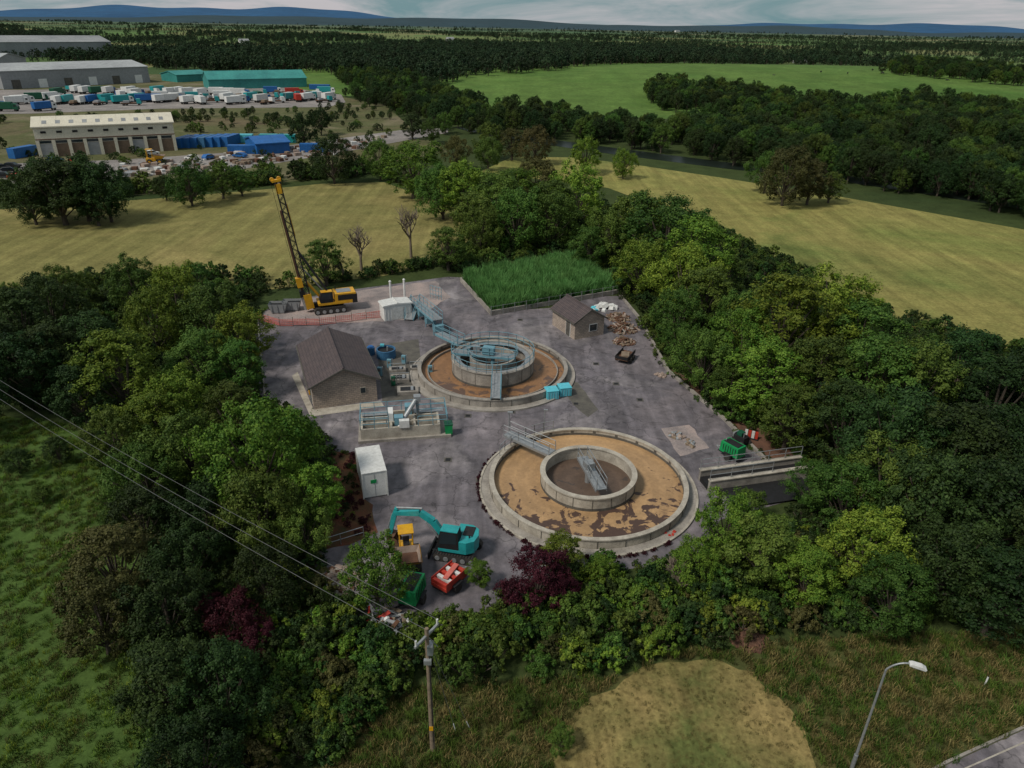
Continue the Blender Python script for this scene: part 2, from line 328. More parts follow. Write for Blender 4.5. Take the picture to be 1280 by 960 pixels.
def kerb(name,pxs,w=.15,h=.13,k='concrete'):
    b=MB(); P=[g(*p) for p in pxs]
    for a,c in zip(P[:-1],P[1:]):
        b.box(((a[0]+c[0])/2,(a[1]+c[1])/2,h/2),(dist(a,c)+.02,w,h),k,rz=ang(a,c))
    return b.build(name)
kerb('road_kerb',[(1088,1008),(1180,955),(1290,905),(1500,826)])
sheet('road_edge_line',[(1110,1012),(1190,967),(1296,920),(1298,921.5),(1192,968.5),(1114,1012)],.034,'concrete_light')
kerb('yard_kerb',[(775,370),(800,400),(835,465),(905,525),(968,588)],.3,.35,'concrete')
kerb('yard_kerb',[(322,399),(331,495),(372,521)],.2,.2)
# ---------------- tanks ----------------
def tank(name,c,inner_r,inner_h,sl,near):
    root=empty(name,(c[0],c[1],0)); cc_='concrete_light' if near else 'concrete'
    b=MB(); b.ring(8.65,8.95,0,.9,cc_); b.ring(8.58,9.02,.902,1.02,cc_); b.build('outer_wall',root)
    b=MB(); b.ring(8.98,9.75,.0,.14,'concrete'); b.ring(9.75,9.95,0,.2,cc_); b.build('footpath',root)
    b=MB(); b.disc(8.64,.35,sl); b.build('scum_surface',root)
    b=MB(); b.ring(inner_r-.3,inner_r,0,inner_h,cc_); b.ring(inner_r-.38,inner_r+.1,inner_h+.002,inner_h+.12,cc_)
    b.build('inner_wall',root)
    b=MB(); b.disc(inner_r-.31,.5,'sludge_dark'); b.build('inner_surface',root)
    if not near:
        b=MB(); b.ring(7.75,7.85,.3,.62,'concrete'); b.build('weir',root)
    b=MB()
    for i in range(24):
        t=2*math.pi*i/24
        b.box((8.965*math.cos(t),8.965*math.sin(t),.45),(.06,.05,.88),'concrete_dark',rz=t)
        b.box((8.64*math.cos(t+.1),8.64*math.sin(t+.1),.65),(.04,.3,.5),'concrete_dark',rz=t+.1)
    b.ring(8.62,8.645,.35,.6,'concrete_dark')
    b.ring(inner_r+.002,inner_r+.02,.35,.62,'concrete_dark')
    for i in range(16):
        t=2*math.pi*i/16
        b.box(((inner_r+.01)*math.cos(t),(inner_r+.01)*math.sin(t),inner_h/2+.15),(.04,.05,inner_h-.4),'concrete_dark',rz=t)
    b.build('wall_joints',root)
    return root
cn=g(735,597,.95); cf=g(616,457,.95)
tn=tank('settling_tank',cn,4.3,1.6,'sludge_near',True)
b=MB()
def walkway(b,p,q,w,k='steel_blue',deck='galv',rails=True,h=1.1):
    P=Vector(p);Q=Vector(q); d=(Q-P); L=math.hypot(d.x,d.y); a=math.atan2(d.y,d.x); n=Vector((-math.sin(a),math.cos(a),0))
    pit=-math.atan2(d.z,L); c=(P+Q)/2
    b.box(c,(d.length,w,.08),deck,rz=a,ry=pit)
    for s in (-1,1):
        b.box(c+n*s*(w/2+.04)+Vector((0,0,-.1)),(d.length,.07,.25),k,rz=a,ry=pit)
        if rails: b.rail([P+n*s*(w/2),Q+n*s*(w/2)],k,h=h,r=.035)
def rel(px,py,z,c): x,y=g(px,py,z); return (x-c[0],y-c[1],z)
walkway(b,rel(634,541,1.75,cn),rel(690,566,1.75,cn),1.0,'galv')
walkway(b,rel(728,571,1.75,cn),rel(752,612,1.75,cn),.9,'galv')
b.cyl((0,0,.5),(0,0,2.3),.28,'galv',n=14); b.box((0,0,2.4),(.8,.8,.5),'galv',rz=.4)
b.rail([(8.8*math.cos(t),8.8*math.sin(t),1.02) for t in np.linspace(1.9,2.75,8)],'galv')
b.build('scraper_bridge',tn)
b=MB(); q0=Vector(rel(636,550,0,cn)); b.cyl(q0,q0+Vector((0,0,3.2)),.06,'galv'); b.box(q0+Vector((.1,0,3.2)),(.5,.25,.15),'galv')
q0=Vector(rel(680,540,0,cn)); b.cyl(q0,q0+Vector((0,0,2.6)),.05,'galv'); b.box(q0+Vector((.1,0,2.6)),(.4,.2,.12),'galv'); b.build('tank_light',tn)
tf=tank('aeration_tank',cf,4.9,2.1,'sludge_far',False)
b=MB(); b.ring(2.5,2.75,.3,2.3,'concrete'); b.ring(3.9,4.52,2.0,2.08,'galv')
b.build('centre_well',tf)
b=MB()
for r,n,z in ((4.95,26,2.22),(3.0,14,2.22)):
    b.rail([(r*math.cos(t),r*math.sin(t),z) for t in np.linspace(0,2*math.pi,n,endpoint=False)],closed=True,sp=1.4)
walkway(b,(-4.9,1.0,2.35),(2.7,-.4,2.35),1.1)
walkway(b,(.6,-4.9,2.3),(.6,-9.1,1.3),1.0)
walkway(b,(-4.0,3.4,2.3),(-7.2,7.2,2.1),1.1)
b.box((-.5,.2,2.9),(1.4,1.0,.8),'steel_blue',rz=-.2); b.cyl((0,0,.5),(0,0,3.2),.25,'steel_blue',n=12)
b.box((-2,.8,2.8),(.8,.6,.7),'galv'); b.build('walkways',tf)
root=empty('access_walkway',(0,0,0)); b=MB()
p1=g(520,390,0);p2=g(548,418,0)
walkway(b,(p1[0],p1[1],1.6),(p2[0],p2[1],2.1),1.4)
p3=g(514,398,0); walkway(b,(p3[0]-.2,p3[1]-1,.2),(p1[0],p1[1],1.6),1.2)
for t in (0,.33,.66,1):
    x=p1[0]+(p2[0]-p1[0])*t; y=p1[1]+(p2[1]-p1[1])*t
    for s in (-.6,.6): b.cyl((x+s,y+s*.4,0),(x+s,y+s*.4,1.9),.07,'steel_blue',n=6)
    b.box((x,y,1.0),(1.3,1.0,.8),'steel_blue',rz=.4)
b.build('frame',root)
# ---------------- buildings ----------------
def gable(name,A,B,L,wh,rh,wallk,roofk,oh=.4,feat=None,fascia='white_paint',curved=False):
    W=dist(A,B); root=empty(name,(A[0],A[1],0),ang(A,B))
    b=MB(); z0=0
    b.add([(0,0,0),(W,0,0),(W,0,wh),(W/2,0,rh),(0,0,wh),(0,L,0),(W,L,0),(W,L,wh),(W/2,L,rh),(0,L,wh)],
      [(0,1,2,3,4),(6,5,9,8,7),(1,6,7,2),(5,0,4,9),(2,7,8,3),(9,4,3,8)],wallk); b.build('walls',root)
    b=MB(); sl=(rh-wh)/(W/2); t=.16
    ex=-oh; ez=wh-sl*oh+.02
    b.add([(ex,-oh,ez),(W/2,-oh,rh+.02),(W/2,L+oh,rh+.02),(ex,L+oh,ez),(ex,-oh,ez+t),(W/2,-oh,rh+t+.02),(W/2,L+oh,rh+t+.02),(ex,L+oh,ez+t)],
       [(3,2,1,0),(4,5,6,7),(0,1,5,4),(2,3,7,6),(3,0,4,7)],roofk)
    ex=W+oh
    b.add([(ex,-oh,ez),(W/2,-oh,rh+.02),(W/2,L+oh,rh+.02),(ex,L+oh,ez),(ex,-oh,ez+t),(W/2,-oh,rh+t+.02),(W/2,L+oh,rh+t+.02),(ex,L+oh,ez+t)],
       [(0,1,2,3),(7,6,5,4),(4,5,1,0),(6,7,3,2),(4,0,3,7)],roofk)
    b.cyl((W/2,-oh-.02,rh+t+.02),(W/2,L+oh+.02,rh+t+.02),.12 if W<12 else .3,roofk,n=8); b.build('roof',root)
    b=MB()
    for s in (-1,1):
        xx=W/2+s*(W/2+oh)
        b.box((xx+s*.07,L/2,ez+.02),(.12,L+2*oh,.14),fascia)
        d=Vector((W/2+oh,0,rh-ez)); 
        c=((xx+W/2)/2,-oh-.03,(ez+rh)/2+.08); b.box(c,(d.length,.05,.2),fascia,ry=s*math.atan2(rh-ez,W/2+oh))
    b.build('gutters_and_bargeboards',root)
    return root,W
def opening(b,x,z,w,h,side='front',L=0,W=0,k='glass',frame='white_paint'):
    fr=.08
    if side=='front':
        b.box((x,-.02,z+h/2),(w+2*fr,.07,h+2*fr),frame); b.box((x,-.045,z+h/2),(w,.07,h),k)
    elif side=='left':
        b.box((-.02,x,z+h/2),(.07,w+2*fr,h+2*fr),frame); b.box((-.045,x,z+h/2),(.07,w,h),k)
    elif side=='right':
        b.box((W+.02,x,z+h/2),(.07,w+2*fr,h+2*fr),frame); b.box((W+.045,x,z+h/2),(.07,w,h),k)
A=g(393,512);B=g(472,500)
r,W=gable('blockwork_control_building',A,B,11.5,2.8,4.4,'blockwork','roof_tiles',fascia='concrete_dark')
b=MB(); opening(b,W*.78,1.2,.5,.6,k='glass',frame='concrete_light'); opening(b,2,0.05,1.0,2.05,'left',k='door'); opening(b,5,1.2,1.2,.8,'left'); opening(b,9,0.05,1.8,2.1,'left',k='door')
opening(b,4,1.1,1.2,.9,'right',W=W); opening(b,8,.05,1,2.05,'right',W=W,k='door'); b.build('doors_and_windows',r)
b=MB(); b.box((0,0,.45),(.7,1.2,.9),'yellow',top=.95); b.box((0,0,.95),(.8,1.3,.1),'yellow'); b.build('grit_bin',None,(A[0]-1.3,A[1]+4,0),rz=ang(A,B))
A=g(718,425);B=g(754,418);C=g(697,405)
r,W=gable('blockwork_shed',A,B,dist(A,C),2.5,3.9,'blockwork','roof_tiles',oh=.25,fascia='concrete_dark')
b=MB(); opening(b,W*.62,0.9,1.1,.9); opening(b,1.7,.05,1.0,2.0,'left',k='concrete_dark'); b.build('doors_and_windows',r)
def longbld(name,a,b_,D,wh,rh,wk,rk):
    a=g(*a); b_=g(*b_); W=dist(a,b_); th=ang(a,b_)
    root=empty(name,(a[0],a[1],0),th); b=MB()
    b.add([(0,0,0),(W,0,0),(W,D,0),(0,D,0),(0,0,wh),(W,0,wh),(W,D,wh),(0,D,wh),(0,D/2,rh),(W,D/2,rh)],
     [(0,1,5,4),(1,2,6,9,5),(2,3,7,6),(3,0,4,8,7)],wk); b.build('walls',root)
    b=MB()
    for y0,y1,za,zb in ((-.4,D/2,wh,rh),(D/2,D+.4,rh,wh)):
        b.add([(-.4,y0,za+.05),(W+.4,y0,za+.05),(W+.4,y1,zb+.05),(-.4,y1,zb+.05),(-.4,y0,za+.4),(W+.4,y0,za+.4),(W+.4,y1,zb+.4),(-.4,y1,zb+.4)],
         [(3,2,1,0),(4,5,6,7),(0,1,5,4),(1,2,6,5),(2,3,7,6),(3,0,4,7)],rk)
    for i in range(int(W/4)):
        x=2+i*4; b.box((x,D/4,(wh+rh)/2+.43),(.15,D/2-.3,.08),rk,rx=math.atan2(rh-wh,D/2))
    b.build('roof',root); return root,W
r,W=longbld('cream_warehouse',(50,197),(222,188),16,8.2,10.2,'cream','cream')
b=MB()
n=9
for i in range(n+1):
    x=.4+i*(W-.8)/n; b.box((x,-.15,2.4),(.9,.3,4.8),'cream')
for i in range(n):
    x=.4+(i+.5)*(W-.8)/n
    b.box((x,-.06,1.9),((W/n)-.9,.1,3.7),'brown_brick' if i%3 else 'grey_clad')
    b.box((x,-.06,4.25),((W/n)-1.2,.1,.7),'glass')
    b.box((x,-.08,7.0),(1.4,.1,.6),'black')
b.box((W/2,-.1,5.0),(W,.2,.25),'rust'); b.build('facade',r)
b=MB()
for i in range(10): b.box((3+i*(W-6)/9,3,9.42),(1.2,2.6,.1),'grey_roof',rx=math.atan2(2,8))
b.build('rooflights',r)
for nm,a,c,D,w,rr,wk,rk in (('grey_warehouse',(5,112),(188,103),40,9,12,'grey_clad','lt_roof'),('grey_warehouse',(-260,100),(-5,100),60,10,14,'grey_clad','lt_roof'),
   ('grey_warehouse',(-120,74),(142,70),70,13,18,'grey_clad','grey_roof'),('teal_roofed_store',(262,112),(384,109),22,5,9,'teal_roof','teal_roof'),
   ('teal_roofed_store',(222,103),(262,101),20,4,6,'teal_roof','teal_roof'),('blue_roofed_store',(322,194),(363,191),14,3,4.4,'blue','blue'),
   ('farm_shed',(994,84),(1032,84),9,3,4,'poly_white','lt_roof'),('white_house',(300,56),(312,56),9,5,8,'white_paint','grey_roof'),('white_house',(560,52),(568,52),9,5,8,'white_paint','grey_roof'),('white_house',(845,40),(850,40),12,6,9,'white_paint','grey_roof')):
    r,W=longbld(nm,a,c,D,w,rr,wk,rk)
    if nm=='farm_shed':
        x_,y_,h_=gh(994,79); r.location=(x_,y_,h_-.3); r.scale=(.55,.55,1)
    if 'grey' in nm:
        b=MB()
        for i in range(6): b.box((W*(i+.5)/6,-.06,2.4),(4.5,.1,4.6),'white_paint' if i%2 else 'concrete_dark')
        b.build('loading_doors',r)
# vehicles
def lorry_mesh(boxk,cabk,L=10):
    b=MB(); b.box((0,0,.9),(L,1.1,.3),'black'); b.box((-1.1,0,2.45),(L-2.6,2.5,2.7),boxk)
    b.sideprism([(L/2-2.3,.8),(L/2-.1,.8),(L/2-.1,2.0),(L/2-.5,3.0),(L/2-2.3,3.2)],-1.22,1.22,cabk)
    b.add([(L/2-.07,-1.1,2.0),(L/2-.07,1.1,2.0),(L/2-.45,1.1,2.92),(L/2-.45,-1.1,2.92)],[(0,1,2,3)],'glass')
    for s in (-1,1):
        b.box((L/2-1.1,s*1.225,2.3),(.9,.03,.7),'glass')
        for x in (L/2-1.2,-L/2+1.2,-L/2+2.5): b.cyl((x,s*.85,.5),(x,s*1.25,.5),.5,'rubber',n=14)
    return b
def flat_mesh(cabk,loadk,L=9):
    b=MB(); b.box((-.8,0,1.1),(L-2,2.4,.25),'rust'); b.box((0,0,.8),(L,1,.3),'black')
    b.sideprism([(L/2-2.1,.8),(L/2-.1,.8),(L/2-.1,2.0),(L/2-.5,2.9),(L/2-2.1,3.0)],-1.2,1.2,cabk)
    b.add([(L/2-.07,-1.1,2.0),(L/2-.07,1.1,2.0),(L/2-.45,1.1,2.82),(L/2-.45,-1.1,2.82)],[(0,1,2,3)],'glass')
    b.box((-2,0,1.7),(2.5,2.0,.9),loadk)
    for s in (-1,1):
        for x in (L/2-1.2,-L/2+1.2,-L/2+2.5): b.cyl((x,s*.85,.5),(x,s*1.25,.5),.5,'rubber',n=14)
    return b
def car_mesh(k):
    b=MB(); b.sideprism([(-2.1,.35),(2.1,.35),(2.15,.75),(1.2,.9),(.5,1.42),(-1.3,1.42),(-2.0,.95),(-2.15,.7)],-.85,.85,k)
    for s in (-1,1):
        b.sideprism([(1.05,.93),(.45,1.34),(-1.2,1.34),(-1.8,.97)],s*.855-.005,s*.855+.005,'glass')
        for x in (1.35,-1.3): b.cyl((x,s*.65,.32),(x,s*.88,.32),.32,'rubber',n=12)
    b.add([(1.22,-.75,.92),(1.22,.75,.92),(.55,.7,1.41),(.55,-.7,1.41)],[(0,1,2,3)],'glass')
    return b
lm=[lorry_mesh(a,c).build('lorry',None,(0,-500,-50)) for a,c in (('white_paint','white_paint'),('teal','white_paint'),('red','red'),('poly_white','blue'),('blue','white_paint'),('dkgreen','dkgreen'))]
lm+=[flat_mesh('white_paint','wood').build('lorry',None,(0,-500,-50)),flat_mesh('teal','grey_clad').build('lorry',None,(0,-500,-50))]
cm=[car_mesh(a).build('parked_car',None,(0,-500,-50)) for a in ('white_paint','galv','blue','black','red')]
spots=[]
for x in range(66,132,10): spots.append((x,131-(x%3),1.5))
for x in range(140,420,11): spots.append((x+random.uniform(-4,4),130+random.uniform(-3,3)-(x-140)*.012,random.choice([1.1,1.0,.3,2.2])+random.uniform(-.25,.25)))
for x in range(150,400,19): spots.append((x+random.uniform(-4,4),124+random.uniform(-2,2),random.choice([1.1,.2,2.4])+random.uniform(-.25,.25)))
for x in range(70,260,13): spots.append((x+random.uniform(-4,4),118+random.uniform(-3,3),1.3+random.uniform(-.3,.3)))
for x in range(-90,70,12): spots.append((x+random.uniform(-5,5),136+random.uniform(-12,6),.6+random.uniform(-.5,.5)))
for x in range(270,415,17): spots.append((x+random.uniform(-4,4),118+random.uniform(-1,2),.2+random.uniform(-.2,.2)))
for x,y,a in spots:
    p=g(x,y); src=random.choices(lm,[5,3,.7,2,1.5,1,4,4])[0] if x>60 else random.choice([lm[2],lm[4],lm[0],lm[5],lm[6],lm[3]])
    o=bpy.data.objects.new('lorry',src.data); scene.collection.objects.link(o); o.location=(p[0],p[1],.07); o.rotation_euler=(0,0,a)
for x,y in [(5,222),(12,216),(20,224),(-8,219),(30,221),(2,212),(16,210),(-20,226),(190,194),(240,200),(262,199),(300,197),(385,186),(400,184),(70,203),(95,203),(330,125),(345,126),(220,124),(235,125),(110,125)]:
    p=g(x,y); o=bpy.data.objects.new('parked_car',random.choice(cm).data); scene.collection.objects.link(o); o.location=(p[0],p[1],.07); o.rotation_euler=(0,0,random.uniform(0,3))
for o in lm+cm: bpy.data.objects.remove(o)
def container(name,p,a,L,k,h=2.5,w=2.4):
    b=MB(); b.box((0,0,h/2+.1),(L,w,h),k)
    n=int(L/.5)
    for i in range(n):
        x=-L/2+.25+i*.5
        for s in (-1,1): b.box((x,s*(w/2+.02),h/2+.1),(.2,.05,h-.3),k)
    for x in (-L/2,L/2):
        for s in (-1,1): b.box((x*.985,s*w/2*.985,h/2+.1),(.16,.16,h+.06),k)
    for s in (-.6,-.2,.2,.6): b.cyl((L/2+.03,s,.3),(L/2+.03,s,h-.1),.025,'galv',n=5)
    return b.build(name,None,(p[0],p[1],0),a)
for i in range(7): container('shipping_container',g(232+i*9.5,183-i*.3),1.45,9,'blue' if i!=3 else 'bluebarrel',3.0)
container('shipping_container',g(305,192),.1,9,'blue'); container('shipping_container',g(392,190),.1,8,'blue'); container('shipping_container',g(300,178),.1,9,'aqua',2.6)
container('shipping_container',g(348,178),.05,12,'teal',2.6);container('shipping_container',g(175,100),.05,12,'blue',2.6);container('shipping_container',g(400,112),.05,12,'blue',2.8);container('shipping_container',g(30,196),1.3,8,'blue',2.8)
b=MB()
for i in range(240):
    px=random.uniform(150,480); py=216-(px-150)*.11+random.uniform(-8,8); p=g(px,py)
    s=random.uniform(.5,1.7); b.box((p[0],p[1],s/2*.6+.06),(s*1.3,s,s*.6),random.choice(['rubble','wood','rust','concrete_light','soil','grey_clad','poly_white']),rz=random.uniform(0,3))
b.build('stacked_building_materials')
def dumper(name,p,a,k='yellow',s=1.0):
    b=MB(); b.box((-.7,0,.85),(1.7,1.1,.6),k); b.box((.55,0,.7),(1.2,.6,.25),'black')
    for x in (-.95,.85):
        for t in (-1,1):
            b.cyl((x,t*.55,.5),(x,t*.98,.5),.5,'rubber',n=18); b.cyl((x,t*.97,.5),(x,t*1.0,.5),.24,k,n=12)
    b.add([(.1,-.7,.95),(1.3,-.75,.95),(1.3,.75,.95),(.1,.7,.95),(-.05,-.98,1.75),(1.85,-1.02,1.55),(1.85,1.02,1.55),(-.05,.98,1.75)],[(3,2,1,0),(0,1,5,4),(1,2,6,5),(2,3,7,6),(3,0,4,7)],'yellow')
    b.add([(.18,-.62,1.02),(1.25,-.66,1.02),(1.25,.66,1.02),(.18,.62,1.02),(-.02,-.93,1.76),(1.8,-.97,1.56),(1.8,.97,1.56),(-.02,.93,1.76)],[(0,1,2,3),(4,5,1,0),(5,6,2,1),(6,7,3,2),(7,4,0,3)],'rubble')
    b.box((.8,0,1.2),(1.2,1.5,.15),'soil')
    for t in (-.5,.5):
        for x in (-.35,-1.3): b.cyl((x,t,1.1),(x,t,2.7),.045,k,n=6)
    b.box((-.82,0,2.74),(1.2,1.2,.08),k); b.box((-.85,0,1.3),(.5,.5,.12),'black'); b.box((-1.1,0,1.6),(.1,.5,.5),'black')
    b.cyl((-.3,0,1.2),(-.45,0,1.6),.03,'black',n=5); b.cyl((-.47,0,1.6),(-.43,0,1.63),.2,'black',n=12)
    o=b.build(name,None,(p[0],p[1],.02),a,bevel=.03); o.scale=(s,s,s); return o
p=g(510,705); dumper('site_dumper',p,ang(p,g(512,722)),s=1.0)
p=g(195,205); dumper('site_dumper',p,.3,s=1.5)
# excavator
def tracks(b,L,w,h,gap,k='rubber'):
    for s in (-1,1):
        prof=[]
        for t in np.linspace(-math.pi/2,math.pi/2,8): prof.append((L/2-h/2+h/2*math.cos(t),h/2+h/2*math.sin(t)))
        for t in np.linspace(math.pi/2,3*math.pi/2,8): prof.append((-L/2+h/2+h/2*math.cos(t),h/2+h/2*math.sin(t)))
        y=s*gap/2; b.sideprism(prof,y-w/2,y+w/2,k)
        for i in range(int(L/.22)):
            x=-L/2+.2+i*.22
            b.box((x,y,h+.015),(.09,w+.02,.05),'black')
        for i in range(5):
            x=-L/2+h/2+(L-h)*i/4; b.cyl((x,y+s*w/2,h*.45),(x,y+s*(w/2+.05),h*.45),h*.28,'galv',n=10)
def arm(b,P,w,th,k):
    for (x0,z0),(x1,z1),t0,t1 in [(P[i],P[i+1],th[i],th[i+1]) for i in range(len(P)-1)]:
        d=Vector((x1-x0,z1-z0)).normalized(); n=Vector((-d.y,d.x))
        b.sideprism([(x0-n.x*t0/2,z0-n.y*t0/2),(x1-n.x*t1/2,z1-n.y*t1/2),(x1+n.x*t1/2,z1+n.y*t1/2),(x0+n.x*t0/2,z0+n.y*t0/2)],-w/2,w/2,k)
def excavator(p,a):
    r=empty('tracked_excavator',(p[0],p[1],.02),a)
    b=MB(); tracks(b,3.3,.48,.7,1.9); b.box((0,0,.5),(1.6,1.5,.35),'black'); b.cyl((0,0,.65),(0,0,.9),.6,'black',n=20)
    b.box((2.0,0,.35),(.12,2.4,.55),'black'); b.box((1.6,.5,.4),(.8,.15,.15),'black'); b.box((1.6,-.5,.4),(.8,.15,.15),'black')
    b.build('undercarriage',r)
    b=MB(); b.prism([(1.25,-1.1),(1.25,1.1),(-.9,1.12),(-1.45,.75),(-1.6,0),(-1.45,-.75),(-.9,-1.12)],.92,1.2,'teal')
    b.prism([(.1,-1.1),(.1,-.15),(-.35,-.1),(-.35,1.12),(-.9,1.12),(-1.45,.75),(-1.6,0),(-1.45,-.75),(-.9,-1.12)],1.2,2.0,'teal')
    b.prism([(1.2,-1.08),(1.2,-.4),(.1,-.4),(.1,-1.08)],1.2,1.75,'teal')
    b.box((-.8,-.3,2.02),(.8,1.1,.06),'black'); b.cyl((-1,.45,2.0),(-1,.45,2.3),.06,'black',n=8)
    b.build('house',r,bevel=.05)
    b=MB(); b.sideprism([(-.32,1.2),(1.22,1.2),(1.3,1.7),(1.05,2.72),(-.25,2.75),(-.32,2.0)],.2,1.1,'black')
    for y in (.19,1.11): b.sideprism([(-.2,1.75),(1.15,1.6),(.98,2.6),(-.15,2.62)],y-.005,y+.005,'glass')
    b.add([(1.27,.3,1.5),(1.27,1.0,1.5),(1.08,1.0,2.6),(1.08,.3,2.6)],[(0,1,2,3)],'glass'); b.box((.4,.65,2.77),(1.3,.85,.06),'teal'); b.build('cab',r)
    b=MB(); arm(b,[(.95,1.3),(1.9,2.7),(2.9,3.35),(4.9,3.0)],.34,[.42,.55,.5,.34],'teal')
    arm(b,[(4.75,3.45),(5.0,2.6),(5.35,1.0)],.28,[.25,.4,.24],'teal')
    for y in (-.25,.25): b.cyl((1.3,y,1.25),(2.4,y,2.75),.07,'galv',n=8)
    b.cyl((2.7,0,3.75),(4.75,0,3.5),.07,'galv',n=8); b.cyl((5.1,0,2.9),(5.55,0,1.5),.06,'galv',n=8)
    b.build('boom_and_stick',r,bevel=.02)
    b=MB(); 
    for y in (-.42,.38): b.sideprism([(5.25,1.05),(5.6,.95),(5.55,.35),(5.0,.05),(4.6,.3),(4.75,.7)],y,y+.04,'rust')
    b.box((5.45,0,.6),(.08,.84,.8),'rust',ry=.15); b.box((5.2,0,.15),(.7,.84,.06),'rust',ry=-.5); b.box((5.15,0,1.0),(.4,.84,.06),'rust')
    b.build('bucket',r); r.scale=(1.05,1.05,1.05)
p=g(573,692); excavator(p,ang(p,g(494,680)))
# piling rig
p=g(412,388); a=ang(p,g(386,391)); r=empty('piling_rig',(p[0],p[1],.02),a)
b=MB(); tracks(b,4.6,.65,.95,2.6); b.box((0,0,.7),(2,2,.5),'black'); b.cyl((0,0,.9),(0,0,1.25),.8,'black',n=20); b.build('undercarriage',r)
b=MB(); b.box((-1.1,0,1.45),(5.4,2.6,.35),'yellow'); b.box((-2.3,0,2.2),(3.0,2.55,1.2),'yellow'); b.box((-3.6,0,1.9),(.7,2.7,1.3),'black')
b.box((-2.3,1.28,2.2),(2.2,.04,.8),'black'); b.box((-2.3,-1.28,2.2),(2.2,.04,.8),'black'); b.box((-2.2,0,2.83),(2.0,1.6,.08),'galv')
b.cyl((-1.2,-.8,2.8),(-1.2,-.8,3.4),.08,'black'); b.build('house',r,bevel=.04)
b=MB(); b.sideprism([(-.5,1.65),(1.3,1.65),(1.4,2.2),(1.0,3.2),(-.5,3.2)],.35,1.3,'black')
for y in (.34,1.31): b.sideprism([(-.3,2.1),(1.25,2.15),(.95,3.05),(-.3,3.05)],y-.005,y+.005,'glass')
b.box((.3,.82,3.23),(1.6,1.0,.06),'yellow'); b.build('cab',r)
b=MB(); T=Matrix.Translation((2.6,-.3,.5))@Matrix.Rotation(math.radians(7.5),4,'Y'); b.M=T; Hm=18.3
for x in (-.35,.35):
    for y in (-.35,.35): b.box((x,y,Hm/2),(.15,.15,Hm),'black')
n=28
for i in range(n):
    z0=Hm*i/n; z1=Hm*(i+1)/n; s=1 if i%2 else -1
    for y in (-.35,.35): b.cyl((-.35*s,y,z0),(.35*s,y,z1),.06,'black',n=4); 
    for x in (-.35,.35): b.cyl((x,-.35*s,z0),(x,.35*s,z1),.06,'black',n=4)
    b.box((-.35,0,z0),(.1,.8,.1),'black')
b.box((.55,0,7.5),(.25,.35,14),'rust'); b.box((.6,0,4.2),(.8,.9,1.4),'yellow'); b.box((.6,0,2.5),(.7,.7,.9),'black')
b.box((.1,0,Hm+.15),(1.2,.7,.3),'yellow'); b.cyl((-.3,-.15,Hm+.35),(-.3,.15,Hm+.35),.28,'yellow',n=14); b.cyl((.6,-.15,Hm+.35),(.6,.15,Hm+.35),.28,'yellow',n=14)
b.box((.0,0,Hm-.9),(.85,.85,1.3),'yellow')
b.box((-.42,0,13),(.2,.5,4.5),'yellow'); b.box((0,0,1.2),(1.1,1.0,2.2),'yellow')
b.cyl((.6,0,0),(.6,0,2.2),.28,'galv',n=12)
for y in (-.15,.15): b.cyl((.85,y,Hm+.3),(.85,y,1),.025,'black',n=4,cap=False)
b.build('mast',r)
b=MB()
tp=T@Vector((-.35,0,8.5))
for y in (-.7,.7): b.cyl((-.6,y,1.8),(tp.x,tp.y+y*.4,tp.z),.13,'black',n=8)
t2=T@Vector((-.35,0,4))
b.cyl((.8,-.3,1.7),(t2.x,t2.y,t2.z),.2,'yellow',n=10); b.cyl((-.2,-.3,1.9),(tp.x,tp.y,tp.z-2),.09,'galv',n=8)
pts=[Vector((-1.2,-1,2.8)).lerp(tp,t)+Vector((0,0,-2.5*math.sin(math.pi*t))) for t in np.linspace(0,1,12)]
for q,w in zip(pts[:-1],pts[1:]): b.cyl(q,w,.06,'black',n=5,cap=False)
b.build('backstays_and_hoses',r)
# ---------------- site items ----------------
A=g(481,402);B=g(515,397); th=ang(A,B)
r,W=gable('white_kiosk',A,B,2.4,2.15,2.3,'white_paint','poly_white',oh=.06)
b=MB()
for i in range(9): b.box((W*(i+.5)/9,-.03,1.0),(.05,.05,1.7),'poly_white')
b.box((W*.5,-.05,.95),(1.5,.06,1.7),'poly_white'); b.build('door_panels',r)
b=MB()
for px,py,h in ((489,378,3.3),(506,373,3.0)):
    p=g(px,py); b.cyl((p[0],p[1],0),(p[0],p[1],h),.16,'white_paint',n=10); b.cyl((p[0],p[1],h),(p[0],p[1],h+.15),.22,'white_paint',r1=.1,n=10)
b.build('vent_pipes')
p0=g(455,624);p1=g(485,619); th=ang(p0,p1); W=dist(p0,p1)
b=MB(); L=4.4; b.box((W/2,L/2,1.35),(W,L,2.5),'white_paint')
b.box((W/2,L/2,2.63),(W+.08,L+.08,.08),'poly_white')
for x,y in ((0,0),(W,0),(0,L),(W,L)): b.box((x,y,1.32),(.12,.12,2.6),'poly_white')
b.box((W+.02,1.2,1.3),(.05,.85,2.0),'poly_white'); b.box((W+.03,3.0,1.7),(.05,.9,.6),'glass'); b.box((W/2-.1,-.02,1.7),(.5,.05,.35),'green_paint'); b.box((W+.03,2.1,1.3),(.05,.2,.3),'green_paint')
b.box((W/2,-.01,1.3),(.03,.03,2.3),'galv'); 
for x in (.1,W-.1):
    for y in (.1,L-.1): b.box((x,y,.05),(.2,.2,.1),'black')
b.build('white_site_container',None,(p0[0],p0[1],.01),th)
